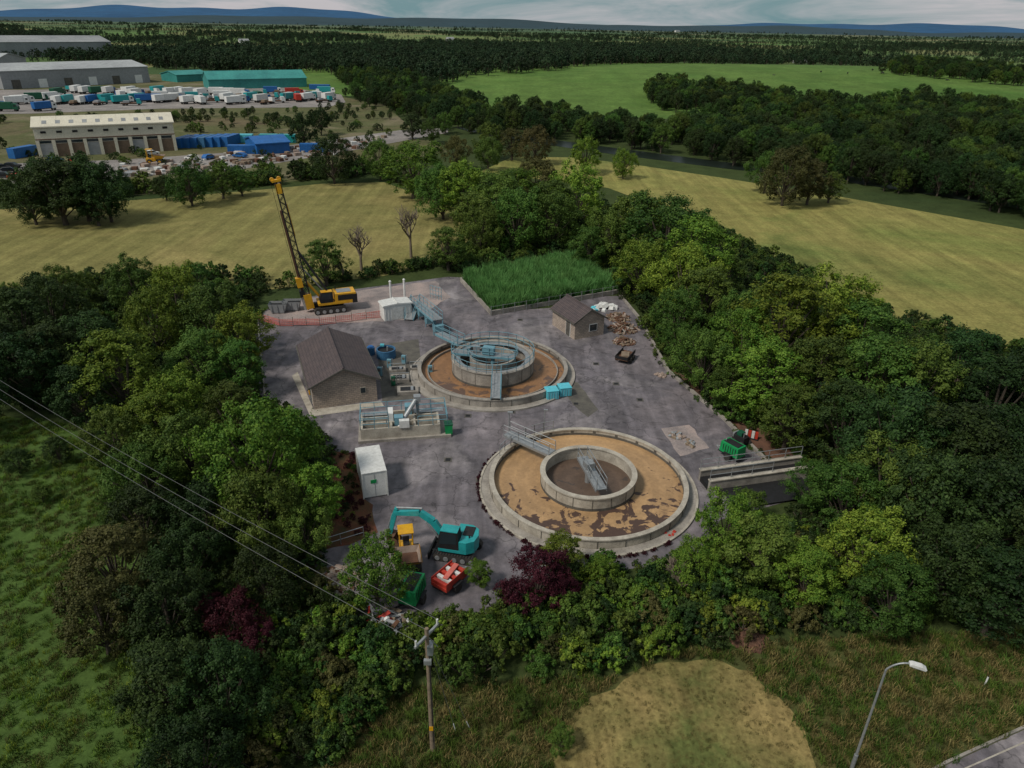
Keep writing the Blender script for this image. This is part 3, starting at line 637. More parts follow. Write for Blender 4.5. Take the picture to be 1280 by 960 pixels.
# headworks
o_=g(452,553); e_=g(560,545); th=ang(o_,e_); W=dist(o_,e_); r=empty('inlet_works',(o_[0],o_[1],0),th)
b=MB(); D=3.6
b.box((W/2,D/2,.15),(W+.6,D+.6,.3),'concrete')
for y in (.1,1.3,2.4,D-.1): b.box((W*.45,y,.85),(W*.9,.22,1.2),'concrete_light')
for x in (.1,W*.35,W*.62,W*.9): b.box((x,D/2,.86),(.22,D,1.22),'concrete_light')
b.box((W*.45,.7,.5),(W*.86,.9,.3),'sludge_dark'); b.box((W*.45,2.9,.5),(W*.86,.8,.3),'sludge_dark'); b.build('channels',r)
b=MB()
for y in (0,1.3,D): b.rail([(0,y,1.45),(W*.32,y,1.45)],sp=1)
for y in (0,2.4,D): b.rail([(W*.66,y,1.45),(W,y,1.45)],sp=1)
b.rail([(0,0,1.45),(0,D,1.45)]); b.rail([(W,0,1.45),(W,D,1.45)])
b.box((W*.16,D-.5,1.5),(W*.3,.9,.06),'galv'); b.box((W*.8,D-.5,1.5),(W*.35,.9,.06),'galv')
b.rail([(W*.3,D,1.45),(W*.66,D,1.45)]); b.build('railings',r)
b=MB(); b.cyl((W*.42,.4,1.0),(W*.66,2.6,3.2),.24,'galv',n=12); b.cyl((W*.5,1,1.6),(W*.5,1,.5),.2,'galv',n=10); b.box((W*.67,2.7,3.2),(.7,.7,.6),'galv'); b.cyl((W*.67,2.7,2.9),(W*.67,2.7,1.2),.18,'galv',n=10)
b.box((W*.44,.9,1.8),(.9,.8,.9),'steel_blue'); b.box((W*.56,2.9,1.9),(.7,.9,1.0),'steel_blue'); b.box((W*.35,2.0,1.9),(.5,1.4,.9),'white_paint'); b.box((W*.5,.1,1.8),(1.0,.5,.8),'poly_white')
b.cyl((W*.3,.2,1.5),(W*.3,.2,2.6),.05,'galv'); b.build('screen_and_screw',r)
b=MB(); b.box((W+.1,.3,.75),(.7,.8,1.1),'green_paint',top=1.12); b.box((W+.1,.3,1.36),(.86,.95,.1),'dkgreen')
b.cyl((W-.2,.75,.35),(W+.4,.75,.35),.12,'rubber',n=8); b.build('wheelie_bin',None,(o_[0],o_[1],0),th)
p=g(483,446); b=MB(); b.ring(1.05,1.2,0,1.1,'bluebarrel',n=32); b.disc(1.05,.85,'black',32); b.cyl((.2,0,.8),(.2,0,1.4),.1,'galv'); b.box((-.6,.9,1.2),(.5,.3,.25),'aqua'); b.build('sludge_holding_tank',None,(p[0],p[1],0.02))
p=g(464,443); b=MB(); b.cyl((0,0,0),(0,0,1.0),.5,'bluebarrel',n=18); b.cyl((0,0,1.0),(0,0,1.15),.42,'blue',r1=.3,n=18); b.build('chemical_barrel',None,(p[0],p[1],0.02))
for i,(px,py,w,d) in enumerate([(500,475,2.2,1.6),(510,490,2.4,1.6),(497,464,2,1.2),(520,462,1.4,1.0)]):
    p=g(px,py); b=MB(); b.box((0,0,.2),(w,d,.4),'concrete'); b.box((0,0,.41),(w*.7,d*.6,.03),'black'); b.box((w*.2,0,.45),(.3,d*.6,.05),'galv')
    if i!=1: b.rail([(-w/2,-d/2,.4),(w/2,-d/2,.4)],'galv',h=.9,sp=.8)
    b.build('valve_chamber',None,(p[0],p[1],.02),.15)
for px,py in ((487,460),(492,482),(505,455),(538,468),(475,470)):
    p=g(px,py); b=MB(); b.box((0,0,.6),(.5,.35,1.1),random.choice(['galv','steel_blue','dkgreen'])); b.cyl((.4,0,0),(.4,0,1.3),.05,'galv'); b.box((0,-.19,.8),(.3,.03,.3),'concrete_dark'); b.build('control_cabinet',None,(p[0],p[1],.02),random.uniform(-.3,.3),bevel=.02)
for px,py in ((689,497),(705,493)):
    p=g(px,py); b=MB(); b.box((0,0,.55),(1.35,1.3,1.0),'aqua'); b.box((0,0,1.08),(1.42,1.37,.1),'aqua')
    for i in range(4): b.box((-.45+i*.3,-.66,.5),(.08,.05,.85),'steel_blue')
    for s in (-.5,.5): b.box((s,0,.04),(.15,1.2,.1),'black')
    b.build('blue_storage_tank',None,(p[0],p[1],.02),.25,bevel=.04)
# reed bed wall & fence
RB=[(576,352),(716,326),(778,366),(614,394)]
Pr=[g(*q) for q in RB]
b=MB()
for a_,c_ in zip(Pr,Pr[1:]+Pr[:1]): b.box(((a_[0]+c_[0])/2,(a_[1]+c_[1])/2,.35),(dist(a_,c_),.25,.7),'concrete',rz=ang(a_,c_))
b.build('reed_bed_wall')
b=MB(); a_,c_=Pr[3],Pr[2]
for i in range(13):
    t=i/12; x=a_[0]+(c_[0]-a_[0])*t; y=a_[1]+(c_[1]-a_[1])*t-.3; b.cyl((x,y,0),(x,y,1.5),.05,'galv',n=5)
for z in (.7,1.4): b.cyl((a_[0],a_[1]-.3,z),(c_[0],c_[1]-.3,z),.025,'galv',n=4)
b.build('wire_fence')
A=g(885,614);B=g(1012,596); th=ang(A,B); W=dist(A,B); r=empty('concrete_channel',(A[0],A[1],0),th); b=MB()
b.box((W/2,0,.55),(W,.3,1.1),'concrete'); b.box((W/2,1.8,.55),(W,.3,1.1),'concrete'); b.box((W/2,.9,.25),(W,1.5,.5),'black'); b.box((W/2,0,1.16),(W+.1,.45,.1),'concrete_light'); b.box((W/2,1.8,1.16),(W+.1,.45,.1),'concrete_light')
b.box((W*.5,-1.7,.22),(W*.8,3,.05),'black')  # black sheet paints tree shade and the dark opening before the wall
b.build('walls',r); b=MB(); b.rail([(0,1.8,1.2),(W,1.8,1.2)],'galv',sp=1.6); b.rail([(0,0,1.2),(W*.6,0,1.2)],'galv',sp=1.6); b.build('handrails',r)
def trailer(name,p,a,k,kind):
    b=MB()
    for s in (-1,1): b.cyl((-.1,s*.75,.38),(-.1,s*.98,.38),.38,'rubber',n=16); b.box((-.1,s*.88,.82),(.95,.28,.05),'black')
    b.box((0,0,.5),(2.4,1.3,.14),'black'); b.cyl((1.2,.4,.5),(2.0,0,.5),.05,'galv',n=6); b.cyl((1.2,-.4,.5),(2.0,0,.5),.05,'galv',n=6); b.cyl((1.8,0,.5),(1.8,0,0.05),.05,'galv',n=6)
    if kind=='gen':
        b.box((0,0,1.15),(2.3,1.35,1.15),k,top=.94); b.box((0,0,1.75),(1.8,.9,.06),'black')
        for i in range(6): b.box((-.8+i*.3,-.67,1.2),(.08,.05,.7),'black'); b.box((-.8+i*.3,.67,1.2),(.08,.05,.7),'black')
        b.cyl((.8,.2,1.7),(.8,.2,2.0),.07,'galv',n=8)
    elif kind=='crate':
        b.box((0,0,.75),(2.4,1.5,.3),'red')
        for i in range(5): b.box((-1+i*.5,0,1.05),(.28,1.45,.3),'red' if i%2==0 else 'poly_white')
        b.box((0,.72,1.1),(2.4,.06,.5),'red'); b.box((0,-.72,1.1),(2.4,.06,.5),'red'); b.box((.2,0,1.32),(1.8,.4,.1),'pinkmesh',rz=.2)
    return b.build(name,None,(p[0],p[1],.02),a,bevel=.02)
trailer('towable_generator',g(516,750),1.35,'green_paint','gen')
trailer('barrier_trailer',g(562,733),.95,'red','crate')
p=g(914,572); o=trailer('towable_generator',p,2.2,'green_paint','gen'); o.scale=(.95,.95,.95)
p=g(925,556); b=MB(); b.box((0,0,.7),(1.3,.9,.8),'black'); b.box((.1,0,1.3),(.6,.6,.4),'dkgreen')
for x in (-.5,.5):
    for s in (-1,1): b.cyl((x,s*.45,.35),(x,s*.7,.35),.35,'rubber',n=14)
b.cyl((-.4,.2,1.1),(-.4,.2,1.6),.05,'galv'); b.box((.7,0,1.0),(.2,.8,.5),'galv'); b.build('compressor',None,(p[0],p[1],.02),2.2,bevel=.03)
p=g(938,548); b=MB()
for i in range(4): b.box((i*.35-.5,0,.45),(.28,.12,.9),'red' if i%2 else 'poly_white')
b.box((0,0,.05),(1.6,.5,.08),'black'); b.build('traffic_barrier',None,(p[0],p[1],.02),-.5)
p=g(781,450); b=MB(); b.box((0,0,.6),(3.0,1.6,.12),'rust')
for s in (-1,1):
    b.box((0,s*.8,.85),(3.0,.06,.4),'black')
    for x in (-.5,.5): b.cyl((x,s*.85,.35),(x,s*1.05,.35),.35,'rubber',n=14)
b.box((-1.5,0,.85),(.06,1.6,.4),'black'); b.cyl((1.5,.3,.6),(2.5,0,.5),.05,'galv'); b.cyl((1.5,-.3,.6),(2.5,0,.5),.05,'galv'); b.box((0,0,.75),(1.5,1,.2),'wood',rz=.3)
b.build('flatbed_trailer',None,(p[0],p[1],.02),ang(p,g(790,440)))
b=MB(); pts=[(323,401),(350,408),(400,407),(440,402),(476,397)]; P=[g(*q) for q in pts]
for a_,c_ in zip(P[:-1],P[1:]):
    n=max(2,int(dist(a_,c_)/1.5))
    for i in range(n):
        t0,t1=i/n,(i+1)/n; x0=a_[0]+(c_[0]-a_[0])*t0; y0=a_[1]+(c_[1]-a_[1])*t0; x1=a_[0]+(c_[0]-a_[0])*t1; y1=a_[1]+(c_[1]-a_[1])*t1
        b.cyl((x0,y0,0),(x0,y0,1.35),.04,'rust',n=5)
        for z in np.arange(.2,1.2,.17): b.cyl((x0,y0,z+random.uniform(-.05,.05)),(x1,y1,z-random.uniform(0,.15)),.035,'pinkmesh',n=4,cap=False)
        for q in range(8):
            t=q/8; b.cyl((x0+(x1-x0)*t,y0+(y1-y0)*t,.15),(x0+(x1-x0)*t,y0+(y1-y0)*t,1.12),.025,'pinkmesh',n=4,cap=False)
b.build('safety_mesh_fence')
for px,py in ((349,390),(366,387)):
    p=g(px,py); b=MB(); b.add([(-.9,-.7,.1),(.9,-.7,.1),(.9,.7,.1),(-.9,.7,.1),(-1.3,-.8,1.4),(1.3,-.8,1.4),(1.3,.8,1.4),(-1.3,.8,1.4)],[(3,2,1,0),(0,1,5,4),(1,2,6,5),(2,3,7,6),(3,0,4,7)],'grey_clad'); b.box((0,0,.9),(2.0,1.4,.4),'black')
    for s in (-.8,0,.8): b.box((s,-.78,.75),(.08,.12,1.2),'galv',rx=0)
    b.build('waste_skip',None,(p[0],p[1],.02),.1)
def heap(name,pxc,rx,n,ks,s0=.15,s1=.6,h=.9,long=1.6):
    b=MB(); c=g(*pxc)
    for i in range(n):
        r=random.random()**.6; t=random.uniform(0,6.28); x=c[0]+rx*r*math.cos(t); y=c[1]+rx*r*math.sin(t)*.9; s=random.uniform(s0,s1)
        b.box((x,y,max(.05,h*(1-r)*random.uniform(.4,1))+s*.2),(s*random.uniform(1,long),s,s*.6),random.choice(ks),rz=random.uniform(0,3),rx=random.uniform(-.5,.5),ry=random.uniform(-.4,.4),top=random.uniform(.6,1))
    return b.build(name)
heap('timber_and_rubble_heap',(779,412),2.0,260,['rubble','wood','rust','soil','rust','concrete'],.08,.28,h=1.2,long=6)
heap('timber_and_rubble_heap',(780,428),1.4,150,['wood','rust','rubble','soil'],.08,.26,h=.7,long=6)
heap('timber_and_rubble_heap',(772,398),1.6,160,['wood','rust','rubble'],.08,.3,h=1.0,long=6)
heap('white_bulk_bags',(757,386),1.5,14,['poly_white','white_paint'],.7,1.0,.5,1.1)
heap('white_bulk_bags',(742,388),.7,5,['poly_white','aqua'],.6,.9,.3,1.1)
heap('soil_mound',(936,800),1.3,420,['soil','soil','soil'],.1,.28,.8)
heap('brick_rubble_heap',(421,728),1.7,260,['rubble','concrete_light','rubble','rust'],.12,.4,.6)
heap('scrap_heap',(482,790),2.6,80,['rust','wood','white_paint','blue','red','grey_clad','black'],.1,.3,.8,12)
heap('scrap_heap',(455,800),1.2,16,['white_paint','blue','red'],.15,.3,.4,9)
heap('loose_stones',(825,470),.8,30,['rubble'],.1,.3,.2)
heap('timber_offcuts',(985,583),1.2,30,['wood','rust','concrete_light'],.1,.3,.3,6)
heap('pallet_stack',(845,545),.8,24,['wood','rubble','grey_clad'],.15,.4,.3,2)
heap('pallet_stack',(864,556),.6,12,['wood','galv'],.15,.4,.2,2)
heap('traffic_cones',(838,668),.5,6,['red'],.2,.32,.2,1)
b=MB()
for px,py in ((640,515),(720,505),(585,520),(800,500),(560,575),(745,455),(650,400),(770,480),(600,600),(895,590)):
    p=g(px,py); b.M=Matrix.Translation((p[0],p[1],0)); b.box((0,0,.03),(.75,.75,.03),'concrete_dark'); b.box((0,0,.045),(.5,.5,.02),'black')
b.build('manhole_covers')
A=g(397,690);B=g(455,672); b=MB(); b.rail([(A[0],A[1],0),(B[0],B[1],0)],'galv',h=1.1,sp=1.8); b.build('entrance_barrier')
A=g(538,372);B=g(552,376); b=MB(); b.rail([(A[0],A[1],0),(B[0],B[1],0)],'steel_blue',h=2,sp=.5,mid=3); b.build('steel_gate')
# ---------------- street lamp ----------------
p=g(1064,962); b=MB(); hL=8.6
b.cyl((0,0,0),(0,0,1.3),.11,'galv',n=12); b.cyl((0,0,1.3),(0,0,hL-.6),.075,'galv',r1=.055,n=12)
prev=Vector((0,0,hL-.6))
for t in np.linspace(.1,1,9):
    q=Vector((1.0*t**1.3,0,hL-.6+.75*math.sin(t*math.pi/2))); b.cyl(prev,q,.05,'galv',n=8,cap=False); prev=q
b.M=Matrix.Translation(prev)@Matrix.Rotation(math.radians(8),4,'Y')
b.sideprism([(-.05,-.06),(.75,-.1),(.8,0),(.55,.1),(.1,.1),(-.05,.04)],-.16,.16,'poly_white'); b.box((.42,0,-.11),(.55,.24,.06),'galv')
b.build('street_lamp',None,(p[0],p[1],0),-.25,bevel=.01)
p=g(1231,856); b=MB(); b.cyl((0,0,0),(0,0,.75),.05,'white_paint'); b.cyl((0,0,.75),(0,0,.8),.05,'black',r1=.02); b.build('marker_post',None,(p[0],p[1],0))
# ---------------- utility pole ----------------
pb=g(541,940); PH=9.7
b=MB(); b.cyl((0,0,0),(0,0,PH),.15,'wood',r1=.11,n=12); 
b.box((0,0,PH-.5),(.12,2.0,.14),'galv',rz=-.55)
ins=[]
for s in (-.9,0,.9):
    v=Matrix.Rotation(-.55,3,'Z')@Vector((0,s,0)); b.cyl((v.x,v.y,PH-.45),(v.x,v.y,PH-.1),.06,'poly_white',n=8); ins.append(Vector((pb[0]+v.x,pb[1]+v.y,PH-.1)))
b.box((.15,0,PH-1.4),(.3,.5,.6),'galv'); b.box((0,-.2,PH-2.2),(.4,.2,.3),'galv'); b.cyl((.1,-.1,1),(.1,-.1,PH-1.4),.03,'black',n=5)
b.box((0,-.16,2.2),(.22,.05,.3),'yellow'); b.cyl((0,0,PH-.5),(.5,.3,PH-1.6),.03,'galv',n=5); b.build('utility_pole',None,(pb[0],pb[1],0))
pe=g(-110,415,9.0); b=MB(); b.cyl((0,0,0),(0,0,9.2),.17,'wood',r1=.12,n=10); b.box((0,0,8.8),(.12,2,.14),'galv',rz=-.9); b.build('utility_pole',None,(pe[0],pe[1],0))
b=MB()
def wire(a,c,sag,r=.012,n=24):
    pr=None
    for i in range(n+1):
        t=i/n; q=a.lerp(c,t)-Vector((0,0,sag*4*t*(1-t)))
        if pr is not None: b.cyl(pr,q,r,'wire_grey',n=4,cap=False)
        pr=q
for i,q in enumerate(ins):
    wire(q,Vector((pe[0],pe[1]+(i-1)*.9,9.0)),1.0,.014)
top=Vector((pb[0],pb[1],PH-.8))
e1=g(570,915);e2=g(588,912)
wire(top,Vector((e1[0],e1[1],0)),0,.012,2); wire(top,Vector((e2[0],e2[1],0)),0,.012,2)
b.build('overhead_wires')
b=MB()
for e in (e1,e2):
    a_=Vector((e[0],e[1],0)); c_=a_.lerp(top,.1); b.cyl(a_,c_,.03,'white_paint',n=6)
b.build('stay_wire_guards')
# ---------------- vegetation ----------------
def finish(name,mbv,mbf,P,Nn,S,V,leafk,barkk='bark',asp=.62):
    N=len(P)
    rv=rng.normal(size=(N,3)); T=np.cross(Nn,rv); T/=np.linalg.norm(T,axis=1,keepdims=True)+1e-9
    Bt=np.cross(Nn,T); Bt/=np.linalg.norm(Bt,axis=1,keepdims=True)+1e-9
    s=S[:,None]
    q=np.stack([P-T*s*.5,P+Bt*s*.5*asp,P+T*s*.5,P-Bt*s*.5*asp],1).reshape(-1,3)
    n0=len(mbv); verts=list(mbv)+q.tolist()
    idx=(np.arange(N*4)+n0).reshape(-1,4).tolist(); faces=list(mbf)+idx
    me=bpy.data.meshes.new(name); me.from_pydata(verts,[],faces)
    me.materials.append(M[barkk]); me.materials.append(M[leafk])
    mi=np.zeros(len(faces),dtype=np.int32); mi[len(mbf):]=1; me.polygons.foreach_set('material_index',mi)
    at=me.attributes.new('v','FLOAT','FACE'); vv=np.zeros(len(faces),dtype=np.float32); vv[len(mbf):]=V; at.data.foreach_set('value',vv)
    me.update(); return me
def unit(n):
    v=rng.normal(size=(n,3)); return v/np.linalg.norm(v,axis=1,keepdims=True)
def tree(name,h,r,lobes,clumps,leaves,leaf,leafk,th=.10,flat=1.0,trunkr=.28,peak=0.0):
    b=MB(); z0=h*th; cz=(z0+h)/2; rzz=(h-z0)/2
    b.cyl((0,0,-.1),(.1,.05,z0+rzz*.3),trunkr,'bark',r1=trunkr*.65,n=8,cap=False); b.cyl((.1,.05,z0+rzz*.3),(0,.1,cz+rzz*.5),trunkr*.65,'bark',r1=trunkr*.15,n=7,cap=False)
    L=[]
    for i in range(lobes):
        t=2*math.pi*(i*.618)+rng.uniform(-.4,.4); zz=-0.85+1.7*(i+.5)/lobes
        rad=math.sqrt(max(.02,1-zz*zz))*rng.uniform(.50,.84)*(1-peak*max(0,zz))
        lr=rng.uniform(.20,.40)*(1.0-.2*max(0,zz))
        c=np.array([rad*math.cos(t)*r,rad*math.sin(t)*r,cz+zz*rzz*.74]); L.append((c,lr*r))
        b.cyl((.05,.05,z0*.8+rzz*.25*(1+zz)),(c[0]*.9,c[1]*.9,c[2]),trunkr*.35,'bark',r1=.04,n=5,cap=False)
    L.append((np.array([0,0,cz+rzz*.1]),r*.5)); L.append((np.array([0,0,h-rzz*.42]),r*.34))
    P=[];Nn=[];V=[]
    ctr=np.array([0,0,cz])
    for c,lr in L:
        o=c-ctr; on=np.linalg.norm(o)+1e-6; od=o/on
        d=unit(clumps)+od*.55+np.array([0,0,.25]); d/=np.linalg.norm(d,axis=1,keepdims=True)
        cc=c+d*lr*rng.uniform(.55,1.25,(clumps,1))
        for k in range(clumps):
            cr=lr*rng.uniform(.24,.46); e=unit(leaves); rr=rng.uniform(.25,1.15,(leaves,1))
            p=cc[k]+e*cr*rr; P.append(p)
            n=e*.7+d[k]*.7+rng.normal(size=(leaves,3))*.5+np.array([0,0,.15]); Nn.append(n/np.linalg.norm(n,axis=1,keepdims=True))
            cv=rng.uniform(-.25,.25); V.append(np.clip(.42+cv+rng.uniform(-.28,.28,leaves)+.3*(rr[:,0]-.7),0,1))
    P=np.concatenate(P);Nn=np.concatenate(Nn);V=np.concatenate(V); S=leaf*rng.uniform(.55,1.35,len(P))
    P[:,2]=np.maximum(P[:,2],.05)
    return finish(name,b.v,b.f,P,Nn,S,V,leafk)
TM=[tree('tree_a',10,4,18,17,52,.22,'leaf_mid'),tree('tree_b',10,4.2,21,16,50,.22,'leaf_mid',th=.06),tree('tree_c',11,3.6,19,17,50,.21,'leaf_mid',th=.08,peak=.3),
    tree('tree_d',9.5,4.3,17,19,52,.23,'leaf_mid',th=.14),tree('tree_e',11,3.4,21,15,50,.20,'leaf_mid',th=.05,peak=.45),tree('tree_f',9,4.4,23,15,48,.22,'leaf_mid',th=.05)]
TR=[4.1,4.2,3.7,4.3,3.5,4.4]; TH=[10,10,11,9.5,11,9]
SH=[tree('shrub_a',2.0,1.3,8,9,36,.14,'leaf_mid',th=.02,trunkr=.05),tree('shrub_b',1.5,1.5,9,8,36,.14,'leaf_mid',th=.02,trunkr=.05),tree('shrub_c',2.6,1.2,9,9,36,.15,'leaf_mid',th=.02,trunkr=.05,peak=.3)]
FT=[tree('far_a',12,4.6,9,8,10,1.0,'leaf_far_haze',th=.03),tree('far_b',13,4.2,9,8,10,1.0,'leaf_far_haze',th=.03),tree('far_c',10,5,10,8,10,1.0,'leaf_far_haze',th=.03)]
def sub(src,leafk):
    out=[]
    for m_ in src:
        c=m_.copy(); c.materials[1]=M[leafk]; out.append(c)
    return out
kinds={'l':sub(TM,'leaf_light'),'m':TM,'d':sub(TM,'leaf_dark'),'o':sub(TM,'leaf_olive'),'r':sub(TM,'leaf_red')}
names={'l':'ash_tree','m':'broadleaf_tree','d':'alder_tree','o':'willow_tree','r':'copper_beech_tree'}  # dark kind near the frame corners also paints in vignette darkening
trees="""60 385 42 d;20 400 48 d;110 425 42 d;30 455 45 d;80 360 30 m;165 352 34 m;215 362 36 l;240 350 26 m;265 392 42 m;190 400 40 l;300 415 36 l;150 462 60 l;255 445 42 m;298 455 36 m;100 490 42 d;215 500 42 l;
290 510 42 m;235 560 52 m;320 565 72 l;385 615 42 l;325 640 56 m;255 645 48 d;180 590 46 m;140 545 38 m;200 520 40 l;350 540 40 l;380 660 36 m;175 640 45 d;60 440 45 d;0 440 45 d;-40 480 50 d;
140 700 60 o;120 765 54 o;205 760 58 d;205 850 62 d;280 860 60 d;230 700 50 d;330 720 44 d;250 940 62 d;
405 322 28 m;378 158 19 d;415 195 26 d;474 196 22 m;400 150 14 d;515 206 42 l;553 235 30 m;578 232 34 l;625 246 38 m;590 268 32 m;560 305 26 m;600 285 28 m;645 268 36 m;690 270 34 m;720 240 40 l;690 255 34 m;650 238 32 l;670 222 26 o;
757 292 32 m;738 305 26 m;800 275 38 m;835 288 60 m;872 312 48 l;800 330 34 l;908 340 28 m;882 368 40 m;850 390 34 m;858 345 40 l;925 395 34 m;850 425 24 m;
980 395 64 l;1040 392 58 l;930 425 46 l;1082 420 52 m;885 445 38 m;960 465 50 l;1020 465 54 m;915 480 30 m;1100 470 58 m;990 515 42 m;1060 520 52 d;1150 475 58 m;1205 455 52 d;1250 495 60 d;1120 545 66 d;1190 560 70 d;1270 570 64 d;1170 630 68 d;1245 640 70 d;1060 620 48 m;1085 680 52 l;1300 480 60 d;1330 560 60 d;
910 655 44 l;960 685 50 m;1010 715 44 l;870 705 34 l;1120 735 52 m;1185 700 60 d;1255 730 64 d;700 690 30 l;752 712 22 l;1300 690 64 d;1020 605 34 m;940 632 22 m;1110 600 55 m;1230 580 60 d;
468 712 44 l;674 724 42 r;705 740 24 r;640 742 22 r;290 778 40 r;318 800 30 r;262 760 26 r;600 715 18 l;70 232 42 d;35 242 30 d;100 228 38 d;130 236 32 d;50 228 34 d;115 246 28 d;235 226 24 m;275 222 20 m;205 232 14 d;300 224 16 m;700 925 18 m;655 880 16 m;
670 178 20 o;640 176 18 o;733 190 20 l;780 202 16 l;612 172 20 m;985 215 32 o;1015 222 26 o;960 212 22 m;1040 230 18 m;570 188 18 o;610 190 18 m;515 155 14 d;540 160 14 m;20 575 16 d;70 560 18 d;50 615 12 m""".replace('\n','').split(';')
def addtree(px,py,rp,k):
    h=7.; z=5.
    for it in range(4):
        s=pxm(px,py,z); R=rp/s; h=min(max(R*2.35,1.8),14); z=h*.56
    p=g(px,py,z); i=random.randrange(6)
    o=bpy.data.objects.new(names[k] if R>2.2 else ('purple_shrub' if k=='r' else 'young_tree'),kinds[k][i]); scene.collection.objects.link(o)
    o.location=(p[0],p[1],0); sx=R/TR[i]*1.06; o.scale=(sx*random.uniform(.92,1.08),sx*random.uniform(.92,1.08),h/TH[i]); o.rotation_euler=(random.uniform(-.05,.05),random.uniform(-.05,.05),random.uniform(0,6.28))
for t in trees:
    a=t.split(); addtree(float(a[0]),float(a[1]),float(a[2]),a[3])
def dead(name,px,py,h,seed):
    random.seed(seed); p=g(px,py); b=MB()
    def br(P,d,L,r,n):
        Q=P+d*L; b.cyl(P,Q,r,'deadwood',r1=r*.62,n=6 if n>3 else 4,cap=False)
        if n==0: return
        for i in range(3 if n>1 else 2):
            nd=(d+Vector((random.uniform(-.8,.8),random.uniform(-.8,.8),random.uniform(-.1,.4)))).normalized(); br(P+d*L*random.uniform(.6,1),nd,L*random.uniform(.62,.88),r*.66,n-1)
    br(Vector((0,0,0)),Vector((0,0,1)),h*.28,.3,5); b.build(name,None,(p[0],p[1],0)); random.seed(seed+5)
dead('dead_tree',452,338,10.5,3); dead('dead_tree',514,322,13,8); dead('dead_tree',850,745,4,4); dead('dead_tree',430,350,6,14)
def proto(meshes,name):
    c=bpy.data.collections.new(name)
    for i,m_ in enumerate(meshes):
        o=bpy.data.objects.new(name+'_source',m_); c.objects.link(o)
    return c
def inpoly(x,y,poly):
    n=len(poly); ins_=np.zeros(len(x),bool); j=n-1
    for i in range(n):
        xi,yi=poly[i]; xj,yj=poly[j]
        c=((yi>y)!=(yj>y))&(x<(xj-xi)*(y-yi)/(yj-yi+1e-12)+xi); ins_^=c; j=i
    return ins_
def scatter(name,pts,sc,coll,szr=1.0):
    me=bpy.data.meshes.new(name); me.from_pydata([tuple(p) for p in pts],[],[])
    n=len(pts)
    a=me.attributes.new('sc','FLOAT','POINT'); a.data.foreach_set('value',np.asarray(sc,dtype=np.float32))
    a=me.attributes.new('rz','FLOAT','POINT'); a.data.foreach_set('value',rng.uniform(0,6.28,n).astype(np.float32))
    o=bpy.data.objects.new(name,me); scene.collection.objects.link(o)
    ng=bpy.data.node_groups.new(name,'GeometryNodeTree'); ng.interface.new_socket('Geometry',in_out='INPUT',socket_type='NodeSocketGeometry'); ng.interface.new_socket('Geometry',in_out='OUTPUT',socket_type='NodeSocketGeometry')
    N=ng.nodes; gi=N.new('NodeGroupInput'); go=N.new('NodeGroupOutput'); ip=N.new('GeometryNodeInstanceOnPoints'); ci=N.new('GeometryNodeCollectionInfo')
    ci.inputs['Collection'].default_value=coll; ci.inputs['Separate Children'].default_value=True; ci.inputs['Reset Children'].default_value=True
    ip.inputs['Pick Instance'].default_value=True
    s1=N.new('GeometryNodeInputNamedAttribute'); s1.data_type='FLOAT'; s1.inputs['Name'].default_value='sc'
    s2=N.new('GeometryNodeInputNamedAttribute'); s2.data_type='FLOAT'; s2.inputs['Name'].default_value='rz'
    cx=N.new('ShaderNodeCombineXYZ'); er=N.new('FunctionNodeEulerToRotation')
    l=ng.links; l.new(gi.outputs[0],ip.inputs['Points']); l.new(ci.outputs[0],ip.inputs['Instance']); l.new(s1.outputs['Attribute'],ip.inputs['Scale'])
    l.new(s2.outputs['Attribute'],cx.inputs['Z']); l.new(cx.outputs[0],er.inputs[0]); l.new(er.outputs[0],ip.inputs['Rotation']); l.new(ip.outputs[0],go.inputs[0])
    md=o.modifiers.new('scatter','NODES'); md.node_group=ng
    return o
def polypts(pxpoly,dens,z=0,world=False,hill=False):
    P=[tuple(q) if world else (gh(*q)[:2] if hill else g(q[0],q[1],z)) for q in pxpoly]
    xs=[p[0] for p in P]; ys=[p[1] for p in P]; A=(max(xs)-min(xs))*(max(ys)-min(ys)); n=int(A*dens)
    x=rng.uniform(min(xs),max(xs),n); y=rng.uniform(min(ys),max(ys),n); k=inpoly(x,y,P); x=x[k];y=y[k]
    zz=np.maximum(0,hillz(x,y))
    return np.stack([x,y,zz],1)
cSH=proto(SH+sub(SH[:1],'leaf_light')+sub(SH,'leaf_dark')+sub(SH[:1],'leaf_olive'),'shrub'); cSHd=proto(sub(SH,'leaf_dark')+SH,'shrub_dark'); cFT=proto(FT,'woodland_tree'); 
cMT=proto(sub(TM,'leaf_dark')+sub(TM,'leaf_mid')[:3],'hedgerow_tree')
cSR=proto(sub(SH,'leaf_red'),'red_shrub')
yardW=[g(*q) for q in yard]
def outyard(p,grow=0):
    k=inpoly(p[:,0],p[:,1],yardW); return p[~k]
U=[([(250,690),(330,680),(390,700),(440,765),(480,805),(560,790),(640,765),(700,728),(870,705),(1000,650),(1100,620),(1300,600),(1400,700),(1280,760),(1080,785),(900,800),(760,835),(650,850),(540,850),(470,880),(420,960),(190,980),(150,800),(200,740)],1.3,cSH,'bramble_undergrowth'),
   ([(-100,400),(60,350),(330,345),(316,400),(325,500),(370,525),(408,560),(412,600),(390,690),(250,690),(120,650),(125,560),(90,520),(-100,490)],.45,cSHd,'woodland_undergrowth'),
   ([(780,372),(840,460),(905,520),(1010,590),(1100,600),(1280,600),(1400,500),(1280,440),(1080,385),(920,300),(800,255),(760,330)],.45,cSHd,'woodland_undergrowth'),
   ([(330,372),(350,362),(430,352),(560,335),(576,342),(715,318),(780,360),(800,330),(760,260),(600,225),(480,222),(575,262),(590,300),(540,330),(420,350),(340,362)],.5,cSHd,'hedge')]
